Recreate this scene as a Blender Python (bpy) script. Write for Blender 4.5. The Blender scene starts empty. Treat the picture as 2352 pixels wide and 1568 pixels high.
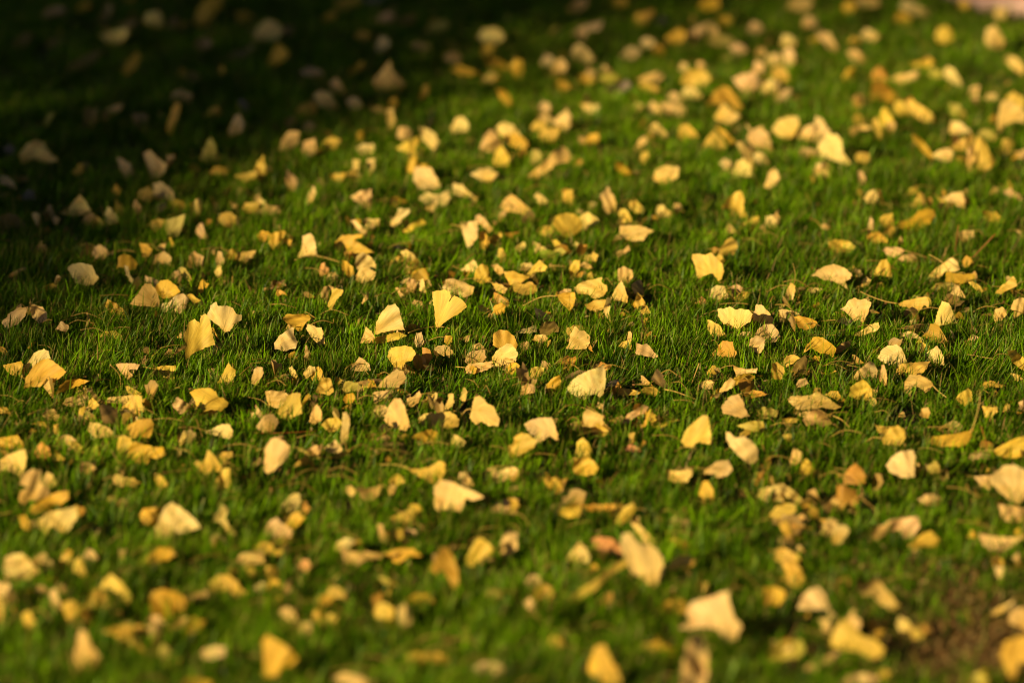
import bpy, math, random
import numpy as np
from mathutils import Vector
from mathutils.geometry import delaunay_2d_cdt

SC = bpy.context.scene
COL = SC.collection
random.seed(11)
rng = np.random.default_rng(5)

# ------------------------------------------------------------ camera, sky, sun, exposure
H = 1.93                       # eye height (m)
F = 135.0
FP = F / 36.0 * 2352.0         # focal length in units of the photograph's working grid
PITCH = math.atan(2352.0 / FP)
cam_d = bpy.data.cameras.new("camera")
cam = bpy.data.objects.new("camera", cam_d)
COL.objects.link(cam)
cam.location = (0, 0, H)
cam.rotation_euler = (math.pi / 2 - PITCH, 0, 0)
cam_d.lens = F
cam_d.sensor_width = 36
cam_d.clip_end = 2000
SC.camera = cam
SP, CP = math.sin(PITCH), math.cos(PITCH)

def ray(px, py):
    x, y = (px - 1176) / FP, (784 - py) / FP
    return Vector((x, y * SP + CP, y * CP - SP))

def at(px, py, z=0.0):
    d = ray(px, py)
    t = (z - H) / d.z
    return Vector((0, 0, H)) + d * t

f0 = at(1176, 800, 0.03)
cam_d.dof.use_dof = True
cam_d.dof.focus_distance = (f0 - Vector((0, 0, H))).dot(Vector((0, CP, -SP)))
cam_d.dof.aperture_fstop = 1.95
cam_d.dof.aperture_blades = 0

SUN_EL, SUN_AZ = math.radians(18.5), math.radians(180 + 56)   # azimuth clockwise from +Y: behind and to the left of the camera
S = Vector((math.sin(SUN_AZ) * math.cos(SUN_EL), math.cos(SUN_AZ) * math.cos(SUN_EL), math.sin(SUN_EL)))
w = bpy.data.worlds.new("World")
SC.world = w
w.use_nodes = True
nt = w.node_tree
sky = nt.nodes.new('ShaderNodeTexSky')
sky.sky_type = 'NISHITA'
sky.sun_disc = False
sky.air_density = 0.25
sky.dust_density = 0.4
sky.ozone_density = 0.5
sky.sun_elevation = SUN_EL
sky.sun_rotation = SUN_AZ
nt.links.new(sky.outputs[0], nt.nodes['Background'].inputs[0])
nt.nodes['Background'].inputs[1].default_value = 0.05
sd = bpy.data.lights.new("sun", 'SUN')
sd.energy = 5.0
sd.angle = math.radians(0.55)
sd.color = (1.0, 0.78, 0.36)
sun = bpy.data.objects.new("sun", sd)
COL.objects.link(sun)
sun.rotation_euler = S.to_track_quat('Z', 'Y').to_euler()
sun.location = (-8, -4, 12)
vs = SC.view_settings
vs.view_transform = 'Standard'
vs.look = 'None'
vs.exposure = 0.40
vs.gamma = 1
SC.cycles.use_denoising = True
SC.cycles.pixel_filter_type = "BLACKMAN_HARRIS"
SC.cycles.filter_width = 1.05
SC.cycles.max_bounces = 6
SC.cycles.transmission_bounces = 4
SC.cycles.diffuse_bounces = 3
DENS = 60000
NCROWN = 62000
CAT = '''
T 0 0
P 38,14 44,8 56,5 60,9 52,14 42,16
G 70,9 74,3 80,1 83,5 80,10 74,11
B 92,19 95,8 101,3 104,7 101,15 96,22
G 113,-3 124,-4 122,2 116,3
B 108,24 118,17 126,19 122,25 114,28
C 93,32 103,29 113,26 117,30 113,38 104,41 96,38
C 132,18 136,11 146,10 150,17 147,25 136,25 ! the lone roundish tan leaf in the far shade
B 156,20 160,14 164,16 163,24 158,25
G 180,20 182,8 190,-2 204,-2 204,6 196,15 190,24 183,25 ! the tall golden leaf at the far shaded edge
G 217,12 226,9 232,15 228,22 220,22
B 63,62 72,54 84,48 93,47 90,54 80,62 68,66 ! the long slanting brown leaf in the darkest shade
G 113,66 117,56 126,48 129,53 125,63 118,68
B 43,42 47,36 55,34 60,40 50,45
B 9,45 14,36 24,30 28,33 25,42 14,47
B 179,42 183,34 191,34 195,40 190,46 182,46
B 172,68 178,65 185,70 180,77 174,76
G 200,66 203,60 207,63 205,68
P 157,92 160,84 167,82 176,87 174,95 164,96
G 153,115 157,103 161,96 166,98 163,110 158,122 154,122
G 188,107 192,101 198,97 203,102 201,108 194,108
C 208,126 212,115 216,106 220,105 225,114 222,122 214,125 ! the lit cream leaf standing inside the deep shade
L 184,146 187,136 193,128 198,133 199,146 192,150
P 97,101 104,97 113,95 109,103 102,108
B 76,104 80,99 88,102 90,111 84,118 78,115
P 20,142 24,133 32,128 40,131 46,140 52,146 44,150 30,146 22,150 ! the brown hump leaf at the shaded side edge
K 3,136 9,131 14,135 13,142 5,141
B 122,105 132,103 138,107 132,117 125,118
P 133,142 139,140 146,146 153,151 152,158 147,163 143,167 139,165 ! the peach heart-shaped leaf at the rim of the shade
P 108,145 115,147 120,150 122,160 115,164 110,156
G 66,158 74,149 77,152 77,158 70,162
G 174,156 175,150 181,151 184,157 178,160
L 40,113 44,105 50,103 46,112 42,117
K 218,93 224,91 229,97 228,104 222,101
B 207,55 214,47 226,46 228,50 218,55
G 194,158 197,153 207,153 210,158 200,161
T 0 1
G 71,8 78,-1 92,-3 94,4 84,8 76,10
K 98,-2 118,-3 112,4 102,5
G 60,18 66,12 73,11 73,17 64,20
P -2,36 2,24 10,18 18,20 24,28 20,36 10,38 ! the broad dusky pink leaf far back in shade
B 24,30 26,23 34,24 35,31 28,35
G 12,59 15,47 22,41 28,46 30,52 23,58 15,62
P 108,20 114,13 121,10 127,15 124,21 114,23
B 127,20 134,14 148,14 144,21 132,23
L 152,31 160,22 172,18 176,24 168,31 158,33
G 91,33 97,28 105,31 104,37 95,38
C 110,43 113,35 120,34 123,41 118,48 111,48
P 143,42 147,38 158,40 161,45 152,48
C 205,34 208,27 217,25 225,28 227,36 220,41 209,40
P 42,66 48,61 59,64 62,70 54,71 45,70
G 83,69 88,62 97,57 99,62 92,69 85,72
P 109,74 116,65 122,58 126,66 135,76 132,82 120,85 112,81 ! the big peach tent-shaped leaf at the far shade edge
P 67,76 73,71 80,78 82,86 73,87 68,82
C 54,88 60,82 67,85 75,95 76,99 64,100 57,97
G 36,103 41,96 49,93 55,98 54,106 46,109 38,107 ! the round golden leaf glowing at the shade edge
B 26,112 32,106 37,110 34,117 28,117
P 42,117 46,112 52,111 56,117 50,123 44,122
P 22,138 24,128 31,120 38,122 40,130 35,135 28,139
P 42,137 44,130 54,128 55,136 53,142 45,144
Y 56,139 62,130 70,125 76,129 73,137 68,140 60,141
G 92,127 94,120 99,121 100,129 95,131
C 92,136 97,132 107,133 108,139 103,145 96,144
P 129,126 131,117 137,116 144,121 142,128 136,131
Y 130,136 137,131 148,126 150,131 145,137 148,142 139,141
C 151,118 158,118 165,123 168,131 164,137 158,134 153,128
G 140,156 142,145 147,143 151,150 158,151 161,156 158,162 148,162
C 83,93 88,89 95,90 98,97 92,103 87,101
G 120,100 122,92 128,89 130,96 127,101
C 119,102 126,101 128,110 126,120 122,118
P 106,99 113,97 119,101 116,105 110,103
C 179,117 184,108 190,107 195,114 194,120 186,121 181,121 ! the lone domed leaf on open dark lawn
P 207,137 210,124 216,119 221,123 226,132 224,139 213,140
C 222,118 228,113 236,114 242,125 238,133 230,127 224,123
Y 217,148 221,137 226,133 233,146 230,151 221,152
G 211,58 216,52 226,56 232,62 226,68 217,65
G 206,51 209,41 217,42 217,50 211,55
G 181,64 186,59 194,62 203,67 196,70 185,69
P 173,53 178,47 186,48 189,54 184,59 177,58
P 210,70 215,66 221,69 226,73 219,76 211,74
G 222,82 228,82 234,90 235,98 229,97 224,91
Y -3,158 2,148 6,144 9,152 10,158 6,165 -1,165
C 87,157 90,147 95,148 94,156 88,162
C 100,157 103,147 109,147 108,158 103,163
G 150,88 154,78 158,78 158,86 153,92
T 0 2
P 52,8 58,0 68,-3 69,4 63,11 55,13
G 90,4 94,-2 104,-3 106,5 98,8
G 112,17 116,11 124,13 126,20 120,25 114,24
K 133,20 138,15 144,18 142,23 136,23
G 172,6 176,-1 188,-2 190,6 182,10 175,10
G 190,18 195,13 203,17 202,24 196,25
P 216,25 221,19 228,22 230,28 224,31 218,30
P 56,30 64,24 82,20 80,27 68,30 66,38
B 34,29 40,23 47,27 44,33 36,33
C 54,53 56,43 62,39 69,45 74,53 69,58 58,58 ! the rounded cream leaf standing alone on dark lawn
C 25,58 30,50 36,50 39,55 37,62 29,63
P 38,64 40,55 45,53 51,59 49,66 42,67
G -2,60 3,54 9,55 11,63 7,70 1,70
G 60,71 64,66 72,70 76,74 70,78 63,76
G 40,78 43,73 50,75 53,80 48,83 42,82
L 80,71 86,68 96,69 101,72 95,77 84,76
K 86,82 94,77 105,74 108,78 104,84 98,87 92,85
P 116,73 124,68 133,65 138,70 133,76 122,77
Y 115,79 120,76 129,78 135,82 131,85 121,84
G 142,35 147,29 154,26 160,31 157,38 148,41
P 160,32 166,26 174,23 177,29 172,36 163,37
P 176,22 182,20 189,25 187,30 179,30
L 181,38 188,31 198,32 204,38 196,44 186,43 ! the yellow-green leaf far back on sunlit lawn
C 118,37 123,33 130,36 131,42 124,45 119,43
G 129,46 134,40 141,44 140,51 132,52
C 100,52 105,44 111,42 117,47 114,54 105,56
P 200,44 205,39 213,42 216,46 211,50 205,50
P 223,50 225,44 231,44 234,50 228,53
P 222,60 225,55 231,58 231,65 225,66
P 152,63 155,57 161,58 163,63 158,68
P 169,63 171,56 176,57 178,63 173,66
Y 157,73 161,65 170,63 178,65 181,72 177,79 165,80 158,77 ! the wide glowing yellow leaf in the far middle
C 156,86 160,79 168,81 173,86 172,90 162,91
G 180,96 186,84 193,79 201,81 207,89 210,98 205,101 198,93 190,96
C 187,107 191,99 195,95 200,101 209,106 206,111 199,115 191,112
P 204,73 213,68 222,67 226,75 223,83 214,86 208,80
G 181,77 186,72 196,73 195,78 187,80
C 228,82 233,75 240,73 240,82 236,88 230,86
P 143,90 147,84 152,86 157,93 152,96 146,95
C 111,97 116,93 121,97 120,102 114,102
C 124,98 129,92 137,99 136,105 127,104
P 137,96 145,94 158,99 157,105 149,108 142,104
P 24,98 28,92 34,94 36,100 32,104 26,103
C 64,96 71,95 79,97 78,103 71,106 66,101
C 38,112 44,105 50,101 54,106 54,114 49,119 42,117
P 24,107 31,104 38,108 40,113 32,114
Y 17,117 22,110 31,112 30,118 21,121
Y 24,125 27,119 36,117 43,118 43,125 37,133 29,130
G -5,123 2,122 10,126 14,132 10,137 0,134 -5,130
G 69,128 71,123 78,122 81,127 78,131 71,131
C 124,121 127,114 132,112 138,118 142,123 138,126 128,126
Y 153,122 155,115 161,113 167,119 170,125 162,127 155,127
Y 176,136 179,126 186,119 190,124 196,134 192,138 182,138
G 188,117 196,120 204,129 203,133 197,130
P 216,128 218,121 215,114 222,120 229,115 236,124 238,138 231,137 220,134
P 113,137 116,129 121,125 125,129 120,137
Y 117,148 119,140 124,138 126,142 122,151
P 17,160 30,148 39,138 44,136 50,141 50,149 40,151 33,158 22,164 ! the long peach leaf slanting across the lawn
L 16,147 19,138 24,137 29,146 25,151 17,151
O 57,150 61,145 66,149 63,153 58,153
G 95,149 100,148 105,153 110,159 103,161 96,156
P 207,132 212,131 218,135 221,145 222,155 215,154 211,142
C 222,143 226,138 233,143 236,150 230,151 222,148
C 203,157 206,149 212,145 219,152 221,161 210,163 204,162
C 190,149 195,145 201,148 200,158 194,156
C 131,163 133,155 141,152 152,155 153,162 146,167 137,171
N 77,112 81,124
T 0 3
P 18,7 22,-2 36,-3 40,4 34,12 23,11
G 68,7 71,1 79,2 81,8 76,13 70,12
P 82,-2 100,-3 102,4 92,7 84,6
P 31,20 36,14 44,17 46,22 40,27 33,26
C 122,6 127,0 134,2 142,7 147,14 141,16 130,13
G 116,18 119,11 125,11 131,17 129,24 121,24
G 175,6 177,-1 183,0 186,6 181,10
C 207,13 212,5 219,8 220,16 214,20 209,18 ! the cream leaf lying before the pink path
Y 153,33 156,26 163,23 169,28 170,36 164,41 156,39 ! the round bright yellow leaf far back on the lawn
C 199,36 201,27 208,23 213,29 217,38 213,44 203,43 | 216,38 224,42
C 11,38 15,31 21,33 24,38 18,43 13,43
P 15,58 14,48 19,44 24,48 25,57 21,61 17,63
P -2,53 4,48 11,51 12,57 6,60 0,60
P 46,34 50,29 57,31 61,39 65,46 60,48 53,42
G 36,37 43,33 48,37 43,41
C 86,32 90,26 97,28 102,33 98,38 90,37
G 74,40 77,33 84,36 85,41 79,44
P 73,48 79,45 87,50 90,56 83,59 76,54
G 68,71 72,64 79,61 81,67 77,73 70,75
Y 2,70 5,62 12,60 18,66 18,72 13,76 8,73
C -4,80 2,73 12,75 14,84 9,91 2,88
P 8,92 13,84 20,81 22,85 17,90 10,94
O 94,73 98,64 103,59 108,65 110,72 101,76
O 95,84 98,77 106,75 111,80 117,87 118,93 110,97 101,92 96,92 | 95,86 93,102 ! the orange-peach leaf with a drooping rusty stem
P 77,96 80,87 87,86 90,92 86,98 80,99
P 114,72 121,68 130,67 137,65 135,72 125,77 117,77
G 131,58 140,56 148,53 152,57 146,62 135,61
L 147,69 151,62 158,64 159,70 152,73
C 162,67 166,62 172,65 177,73 178,79 171,77 164,73
C 220,58 224,52 231,55 236,62 234,69 228,66
P 183,87 186,80 193,79 194,85 188,90
P 200,90 203,85 210,86 211,92 205,95
Y 114,100 117,93 122,91 127,98 129,104 123,107 116,105
Y 129,96 133,93 141,97 150,103 151,110 144,113 136,108 131,103
Y 103,108 105,101 109,100 114,108 118,116 114,120 105,120
Y 77,109 81,103 86,107 85,113 79,113
P 75,121 77,117 88,114 94,117 84,121 78,124
Y 95,112 100,108 103,115 104,128 101,130 99,121
L 167,105 168,96 175,95 181,102 182,110 176,110 170,110
C 168,122 169,112 176,112 184,118 186,122 178,122 172,125
L 193,123 197,118 205,119 210,125 207,129 198,127
P 211,122 212,105 216,95 223,94 232,98 238,105 236,113 225,112 217,116 213,123 ! the tall peach leaf at the sunny side edge
Y 219,90 226,84 233,89 236,97 230,101 222,96
C 3,119 9,111 18,107 26,108 27,115 23,126 17,128 8,124
C 27,124 34,116 42,115 42,124 37,131 31,130
C 42,117 45,108 50,110 57,120 58,124 51,126 44,130
C 45,143 48,130 55,123 63,123 68,130 69,141 74,148 69,150 60,147 48,147 ! the big bell-shaped cream leaf behind the focus band
P 42,158 44,151 50,148 53,153 53,160 44,162
Y 79,145 82,140 92,140 94,147 88,150 81,149
G 133,125 137,125 145,133 150,141 150,146 142,140 135,131
P 151,142 157,138 165,136 169,141 167,148 159,148 153,145
Y 170,135 179,127 186,123 189,130 184,137 177,139 171,137
P 183,138 189,132 190,142 188,155 183,157
Y 190,133 194,127 200,132 204,141 210,150 205,155 195,158 188,155 ! the large spreading yellow leaf of the heaped trio
G 171,146 176,142 183,146 182,150 173,150
P 226,140 232,138 238,137 238,148 230,145 | 226,141 211,140
T 1 0
P 0,6 5,4 13,10 14,16 7,14 0,12
K 20,24 25,17 31,18 33,26 27,27
C 141,20 142,12 147,10 155,14 160,20 158,27 150,27 143,25
G 103,18 106,13 111,18 110,24 105,22
P 55,38 61,36 66,30 73,22 78,28 83,36 76,40 68,41 60,40 ! the peaked tan leaf alone in the dark
B 0,42 8,39 17,42 22,48 25,53 22,57 14,53 4,55 0,58
P 29,40 33,38 37,40 38,48 36,54 32,47
P 48,44 51,41 55,44 53,49 50,49
C 96,40 100,33 104,38 109,43 107,49 98,49
Y 105,36 107,26 112,32 115,39 110,42 104,41
Y 88,41 93,44 97,49 92,52
P 122,32 125,26 129,32 130,38 126,40
K 144,38 147,31 152,29 153,34 147,38
G 156,30 161,26 168,28 170,34 162,36
G 170,31 176,30 178,36 173,37
C 178,38 179,28 183,25 186,28 184,38 180,42
P 216,22 217,15 222,15 221,24
Y 223,34 226,29 236,29 238,36 230,39 225,37
Y 217,4 224,2 236,1 234,6 225,11 219,8
Y 136,50 139,46 146,44 151,45 149,52 145,57 139,54
L 152,53 153,45 162,43 170,40 168,50 165,57 162,61 155,60 ! the pale greenish cup-shaped leaf by the shade edge
P 180,55 182,50 186,48 188,55 191,62 186,62 181,58
Y 200,44 204,39 212,38 217,42 216,49 212,53 205,50
G 155,62 157,61 160,68 158,71
G 128,66 135,67 140,72 136,78 131,78
B 71,80 76,73 79,65 83,70 81,77 75,80
B 29,76 33,70 38,64 39,68 34,75
P 85,76 87,70 92,68 97,71 100,76 95,81 88,80
P 144,70 148,67 153,66 151,73 146,74
P 141,86 143,77 151,74 157,79 156,86 149,85
P 172,88 174,78 178,74 187,79 185,87 178,90
P 198,82 200,74 204,75 206,84 203,89 199,87
Y 209,80 211,73 214,71 218,77 216,82 211,81
P 218,80 219,75 228,74 235,73 232,80 226,85 221,83
G 108,90 109,80 114,76 120,78 126,85 124,90 119,91 110,88 ! the shiny golden half-dome leaf in dim grass
C 114,87 118,88 119,95 124,101 125,105 120,102 116,96
C 63,90 67,86 75,85 84,87 87,94 90,98 86,104 78,105 70,103 66,96 ! the broad pleated pale leaf in dim grass
P 8,96 15,91 23,88 24,90 17,94 10,98
G 36,112 40,106 48,103 53,105 47,108 40,112
P 157,99 159,93 164,91 167,97 165,103 158,102
C 164,90 167,88 171,90 175,97 177,101 171,101 167,95
C 197,92 200,87 203,87 204,95 205,101 202,101 198,95
P 120,122 126,114 133,104 138,104 143,110 146,119 145,125 135,124 125,123 ! the tan tent-shaped leaf leaning on a yellow one
P 132,103 134,96 142,99 147,102 142,107 137,105
Y 143,107 148,101 154,100 161,105 165,111 158,116 150,117 145,113
C 146,123 155,121 163,114 168,113 173,118 168,131 158,130 150,129
Y 170,114 176,113 183,118 193,122 187,125 180,123
G 97,124 99,118 105,121 112,126 115,132 114,134 107,133 101,130
P 27,121 32,123 39,125 43,131 43,137 36,140 30,135 28,128 | 28,122 28,117
P 2,139 9,131 17,126 25,125 23,133 17,140 8,145 5,143 | 24,126 34,121 42,118
B 79,143 80,128 82,133 83,144 81,147
P 51,145 56,138 63,142 62,148
Y 90,153 98,147 106,147 111,150 113,156 107,155 102,150 94,152 | 91,153 85,156
C 191,134 194,124 199,121 201,125 207,124 214,127 217,132 221,132 221,137 215,140 211,147 207,148 202,143 196,138
Y 171,160 170,150 174,140 179,137 184,141 184,134 189,133 192,137 194,147 197,160 190,162 180,166 171,173 ! the tall scallop-edged yellow leaf with a shadow beside
B 158,170 164,162 172,160 171,163 163,167
T 1 1
P 27,8 29,1 35,3 38,9 35,17 30,18
Y 68,4 74,2 81,2 80,8 76,12 71,8
Y 83,5 85,0 92,-1 93,7 88,9
C 44,31 48,22 53,14 55,20 52,28 46,32
C 0,28 4,24 9,28 7,33 0,36
P 2,38 9,31 20,33 22,38 14,41 5,40
P 88,24 95,19 105,18 106,27 104,36 100,37 97,30 90,28
G 115,33 120,25 130,24 138,28 132,32 122,33
C 144,8 147,-2 160,-3 166,6 168,14 160,18 150,17 ! the heaped cream leaf with a golden peak behind
C 151,26 156,20 163,22 169,21 176,18 176,26 172,32 163,33 155,30
C 182,21 183,12 189,12 195,19 202,24 200,29 193,26 186,23
C 199,3 205,-2 215,-3 221,3 216,10 206,9 | 214,8 216,20
P 225,33 229,26 235,22 243,28 252,35 250,41 236,38 228,37
C 122,50 128,42 131,35 140,35 141,38 135,43 129,51
C 98,49 101,44 113,44 113,50 107,53
P 87,46 91,45 97,51 104,58 107,62 101,61 93,53
Y 135,56 142,49 152,44 157,48 148,52 140,57
C 189,51 193,48 202,46 204,54 203,62 198,68 195,72 192,64 | 189,52 183,50 177,50
P 202,42 206,40 211,45 217,53 214,57 208,50 203,47
G 205,57 210,55 214,65 212,73 206,72
Y 214,66 217,60 225,56 226,59 219,68
G 1,59 5,55 11,56 14,58 10,63 5,65
G 12,66 14,58 24,55 28,57 22,65 16,72
G 25,64 28,60 33,64 31,69
C 39,79 43,68 43,60 50,58 53,62 56,77 50,78
S 36,82 50,78 64,80 77,84
G 72,73 73,66 79,60 86,59 97,58 97,61 90,63 92,68 88,75 80,74 ! the rich gold curled leaf tapering to a stalk
Y 86,64 93,65 101,70 108,75 99,76 91,81 86,74 | 107,75 112,77 118,77
G 79,82 83,83 89,88 90,95 86,98 80,93
C 91,86 93,78 99,75 105,79 110,86 110,90 103,87 95,91
P 92,96 96,90 103,87 105,91 110,93 108,99 103,101 97,103 92,100
R 58,91 60,85 63,84 64,88 67,89 66,93 62,96 59,96 ! the small salmon-pink leaf scrap
P 63,99 67,94 73,93 75,100 68,102
K 126,70 131,68 138,70 149,73 143,75 135,72
Y 121,85 127,80 133,76 136,82 131,86 124,87
C 133,74 138,72 144,76 147,80 143,84 140,84 136,80
N 118,88 137,90
C 137,95 138,86 141,88 141,92 139,96
G 142,100 143,94 149,90 158,89 152,92 148,95 145,99
C 188,91 193,86 200,81 203,86 204,90 200,93 193,92 | 199,94 189,91 180,87
Y 200,100 202,91 207,86 212,87 214,93 216,101 208,104
Y 222,78 223,71 226,71 230,78 228,84 225,84
P 217,87 221,85 226,89 228,93 224,96 220,92
Y 228,93 236,92 244,95 251,97 246,101 238,105 233,104 230,98
P 6,109 14,104 26,100 27,105 17,108 8,110
O 18,113 20,109 25,110 29,114 24,113 20,115
B 59,114 62,107 67,106 70,111 68,117 65,122 61,118
Y 68,118 70,109 74,108 80,110 78,115 74,118 70,127 68,128 66,124 ! the butterfly-like pair of pale half leaves
P 97,121 100,114 104,111 103,117 98,122
P 128,108 130,107 134,112 139,115 138,118 133,116
P 132,102 137,99 143,97 141,102 135,103
P 138,103 142,99 147,100 147,108 144,112 140,108
C 148,103 150,100 154,99 155,106 157,112 151,112
P 143,121 146,118 153,120 154,125 148,126
P 172,108 175,100 182,99 192,103 200,107 198,113 191,116 183,113 176,112
C 217,103 225,104 231,108 228,113 221,111 | 218,103 210,101 198,99 186,101
Y 166,143 165,130 163,120 163,112 168,111 173,110 178,112 179,117 177,121 182,115 187,118 192,123 193,125 188,130 178,136 170,142 168,144 | 167,143 166,146 164,150 ! the open notched fan standing on its stem
P 159,121 162,117 164,122 162,125
G 25,136 28,132 37,132 44,131 49,133 49,137 45,140 42,146 39,147 34,144 28,139
C 17,158 22,151 28,147 34,144 35,152 38,157 36,163 25,165 17,163
C 46,145 48,141 52,142 55,144 60,144 62,150 63,158 58,160 53,155 49,150
C 109,149 111,139 116,130 121,124 128,123 131,127 133,136 136,146 128,146 118,148 111,150 ! the smooth upright bell leaf beside the open fan
P 96,158 99,150 101,143 106,147 109,153 104,158
Y 108,153 118,151 130,148 138,151 130,155 118,158 108,158
P 127,153 130,146 133,151 132,156
S 140,149 152,145 168,143 178,145
C 145,157 147,149 152,148 154,157 150,163 147,161
G 217,131 219,124 225,121 229,124 228,130 222,133
P 212,134 215,129 218,132 217,136
S 213,127 217,121
G 218,160 219,150 223,147 230,147 237,152 240,160 237,170 232,172 226,165 ! the golden ribbed leaf behind a pale peaked one
G 173,157 174,151 180,151 180,157 176,160
T 1 2
C 21,24 24,20 29,23 33,28 31,34 26,36 25,30
Y 45,26 47,18 55,18 56,26 54,33 49,31
P 79,27 83,20 88,16 93,23 96,30 95,36 88,38 84,35 83,27
Y 107,32 109,28 114,27 120,33 121,38 113,39
C 132,38 134,32 138,31 142,35 149,40 145,42 136,43
Y 98,39 100,35 105,36 109,42 110,47 103,48 99,45
K 123,44 127,40 132,43 130,46
C 58,38 61,34 66,37 63,41
Y 37,49 41,42 49,39 57,40 62,44 64,51 60,57 53,61 48,60 42,55 ! the big domed yellow leaf of a joined pair
C 61,52 63,42 70,38 76,42 81,47 75,51 67,54 64,58 | 64,55 62,65
Y 25,57 30,51 35,50 39,55 36,58 28,60
C 99,60 100,51 108,50 119,51 130,55 124,58 120,64 110,64 103,62 ! the flat-topped wide cream leaf
Y 194,34 198,26 204,21 209,20 213,25 213,36 215,41 209,42 206,36 200,35 ! the bright bell leaf on clear lawn
Y 212,49 218,44 226,41 227,46 221,51 | 212,49 202,46 192,46
P 196,54 200,48 205,54 207,58 201,57
C 3,72 5,68 11,65 13,69 8,74 4,74
C 19,65 26,67 32,72 28,76 22,76
M 24,76 28,72 36,73 40,75 38,80 28,80 ! the lime-green leaf scrap
Y 36,64 41,63 46,68 51,74 46,72 39,69
L 39,72 45,70 50,74 45,78 38,77
S 28,82 40,77 55,74
C 56,68 59,65 63,68 62,72 57,71
P 63,71 68,68 72,71 67,74
Y 66,80 69,77 73,77 75,74 79,77 77,83 70,84 67,82
P 94,79 97,74 103,72 107,68 108,73 101,77 97,79
Y 52,93 54,86 58,82 62,82 62,90 58,95 54,95
P 63,87 66,83 72,86 75,89 69,90
C 6,90 9,85 17,84 20,88 14,91 8,92
Y 14,95 19,88 25,82 32,88 30,92 22,92 17,96
S 36,87 50,88
S 14,102 30,84
Y 1,105 4,100 10,104 17,102 22,105 23,110 18,113 10,114 3,111
Y 190,77 192,70 197,64 201,61 205,65 207,70 204,76 196,78 | 191,73 184,72 178,72
Y 166,81 167,77 172,77 178,78 183,76 186,79 189,82 193,86 194,92 192,99 189,101 184,94 177,96 172,99 170,95 169,89 ! the squarish bright yellow leaf with a wavy top
P 97,96 98,90 103,88 110,91 111,97 107,103 102,103 98,100
Y 68,100 70,94 73,92 75,99 71,102
C 58,107 66,102 75,100 82,98 82,103 86,105 87,110 83,115 76,118 70,113 61,113
P 42,112 48,108 54,108 54,112
G 41,114 48,112 57,112 58,117 57,122 53,129 48,124 44,119 | 42,115 27,116 10,124
C 88,118 93,112 98,104 100,101 103,106 106,116 105,121 99,119 92,119
Y 67,123 75,119 85,118 90,120 87,124 80,129 72,128
C 85,124 87,117 91,118 90,124 89,132 91,140 88,136 84,130
K 110,105 113,102 118,100 120,104 121,112 121,116 116,114 112,112 ! the greyish narrow leaf above a yellow sliver
Y 113,120 115,112 119,115 124,124 127,130 121,132 116,129
K 21,126 25,127 31,130 40,136 32,136 24,137 22,131 ! the mauve-grey pointed leaf
B 25,146 28,140 33,138 39,138 43,144 42,148 37,148 33,151 27,150
C 3,148 10,145 22,141 22,148 13,149
C 52,160 54,150 58,143 62,147 66,147 71,152 71,158 68,163 55,164 50,163 ! the sharp cream leaf with an orange sliver
O 65,155 68,153 72,159 75,167 71,164
P 19,155 22,150 30,150 33,154 28,158
B 118,129 120,133 121,142 123,148 120,146
C 180,116 183,109 188,105 195,106 197,112 199,117 192,118
R 168,121 174,115 179,119 176,124
P 201,111 202,106 207,104 212,107 211,111 206,114 203,114
Y 204,117 210,111 220,111 215,117 209,120 205,120
C 190,133 190,127 196,127 200,125 205,128 210,127 217,128 220,132 218,139 212,142 207,148 203,143 199,140 195,141 192,137 ! the wide cream leaf with a frilled top
Y 180,146 180,137 184,138 190,141 194,147 196,150 190,152 184,151
C 222,132 225,123 230,124 235,129 240,136 241,143 236,146 229,140 223,137
P 222,152 227,145 232,141 239,141 244,147 246,152 241,157 232,157 225,156
C 217,168 219,155 225,151 232,154 231,163 228,167 222,166
C 206,151 212,147 220,148 221,152 212,153
C 104,158 106,154 109,156 110,160 106,162
O 189,169 190,160 194,156 203,157 203,161 206,167 204,171 197,170 192,170 ! the small orange leaf in sharp grass
T 1 3
C -3,14 0,2 6,-2 11,5 8,12 2,16
P 42,-2 52,-3 56,4 50,8 44,5
P 82,8 84,0 88,2 90,8 87,13 83,12
G 82,19 84,16 88,18 87,22 83,22
C 88,25 91,20 98,18 101,22 101,28 95,32 90,29
N 101,17 110,39
Y 127,20 130,16 136,16 137,21 131,23
Y 131,31 136,25 139,19 144,23 145,29 141,31 135,33
P 160,25 166,22 174,19 178,20 179,26 180,34 175,33 170,29 164,30 ! the blushing pink-tipped leaf
Y 156,24 160,25 165,32 163,34 158,30 | 157,24 150,21
O 179,24 184,25 186,29 181,31
Y 218,15 221,8 225,14 224,18 219,18 | 221,9 223,0
P 217,19 223,16 232,23 235,27 229,26 219,22
Y 102,45 106,41 114,39 115,48 110,53 105,50
P 91,60 92,50 94,42 97,46 96,53 94,58
G 91,60 95,57 101,56 106,60 110,63 109,66 104,65 100,68 95,66 92,63
C -3,50 -2,42 4,41 8,45 8,52 3,53
P 48,50 52,48 58,51 57,54 50,53
G 117,50 125,46 133,43 138,37 145,35 152,37 153,42 146,50 141,54 134,55 128,55 122,53 ! the long golden caterpillar-shaped leaf
Y 197,36 201,36 206,39 209,37 213,42 217,47 209,48 204,47 200,43 | 216,46 232,46
C 175,57 180,55 189,55 189,60 184,65 181,66 176,62
P 226,53 231,55 235,60 235,62
N 175,50 171,81
N 209,58 187,81 178,90
Y 56,70 56,66 63,63 73,64 80,70 77,72 73,75 68,74 60,75
P 106,73 109,70 118,70 126,73 122,76 116,79 110,77 | 125,73 144,79 160,85
P 119,82 124,77 132,76 137,80 135,85 128,84
G 179,83 182,78 186,79 188,84 183,88 180,88
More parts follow.
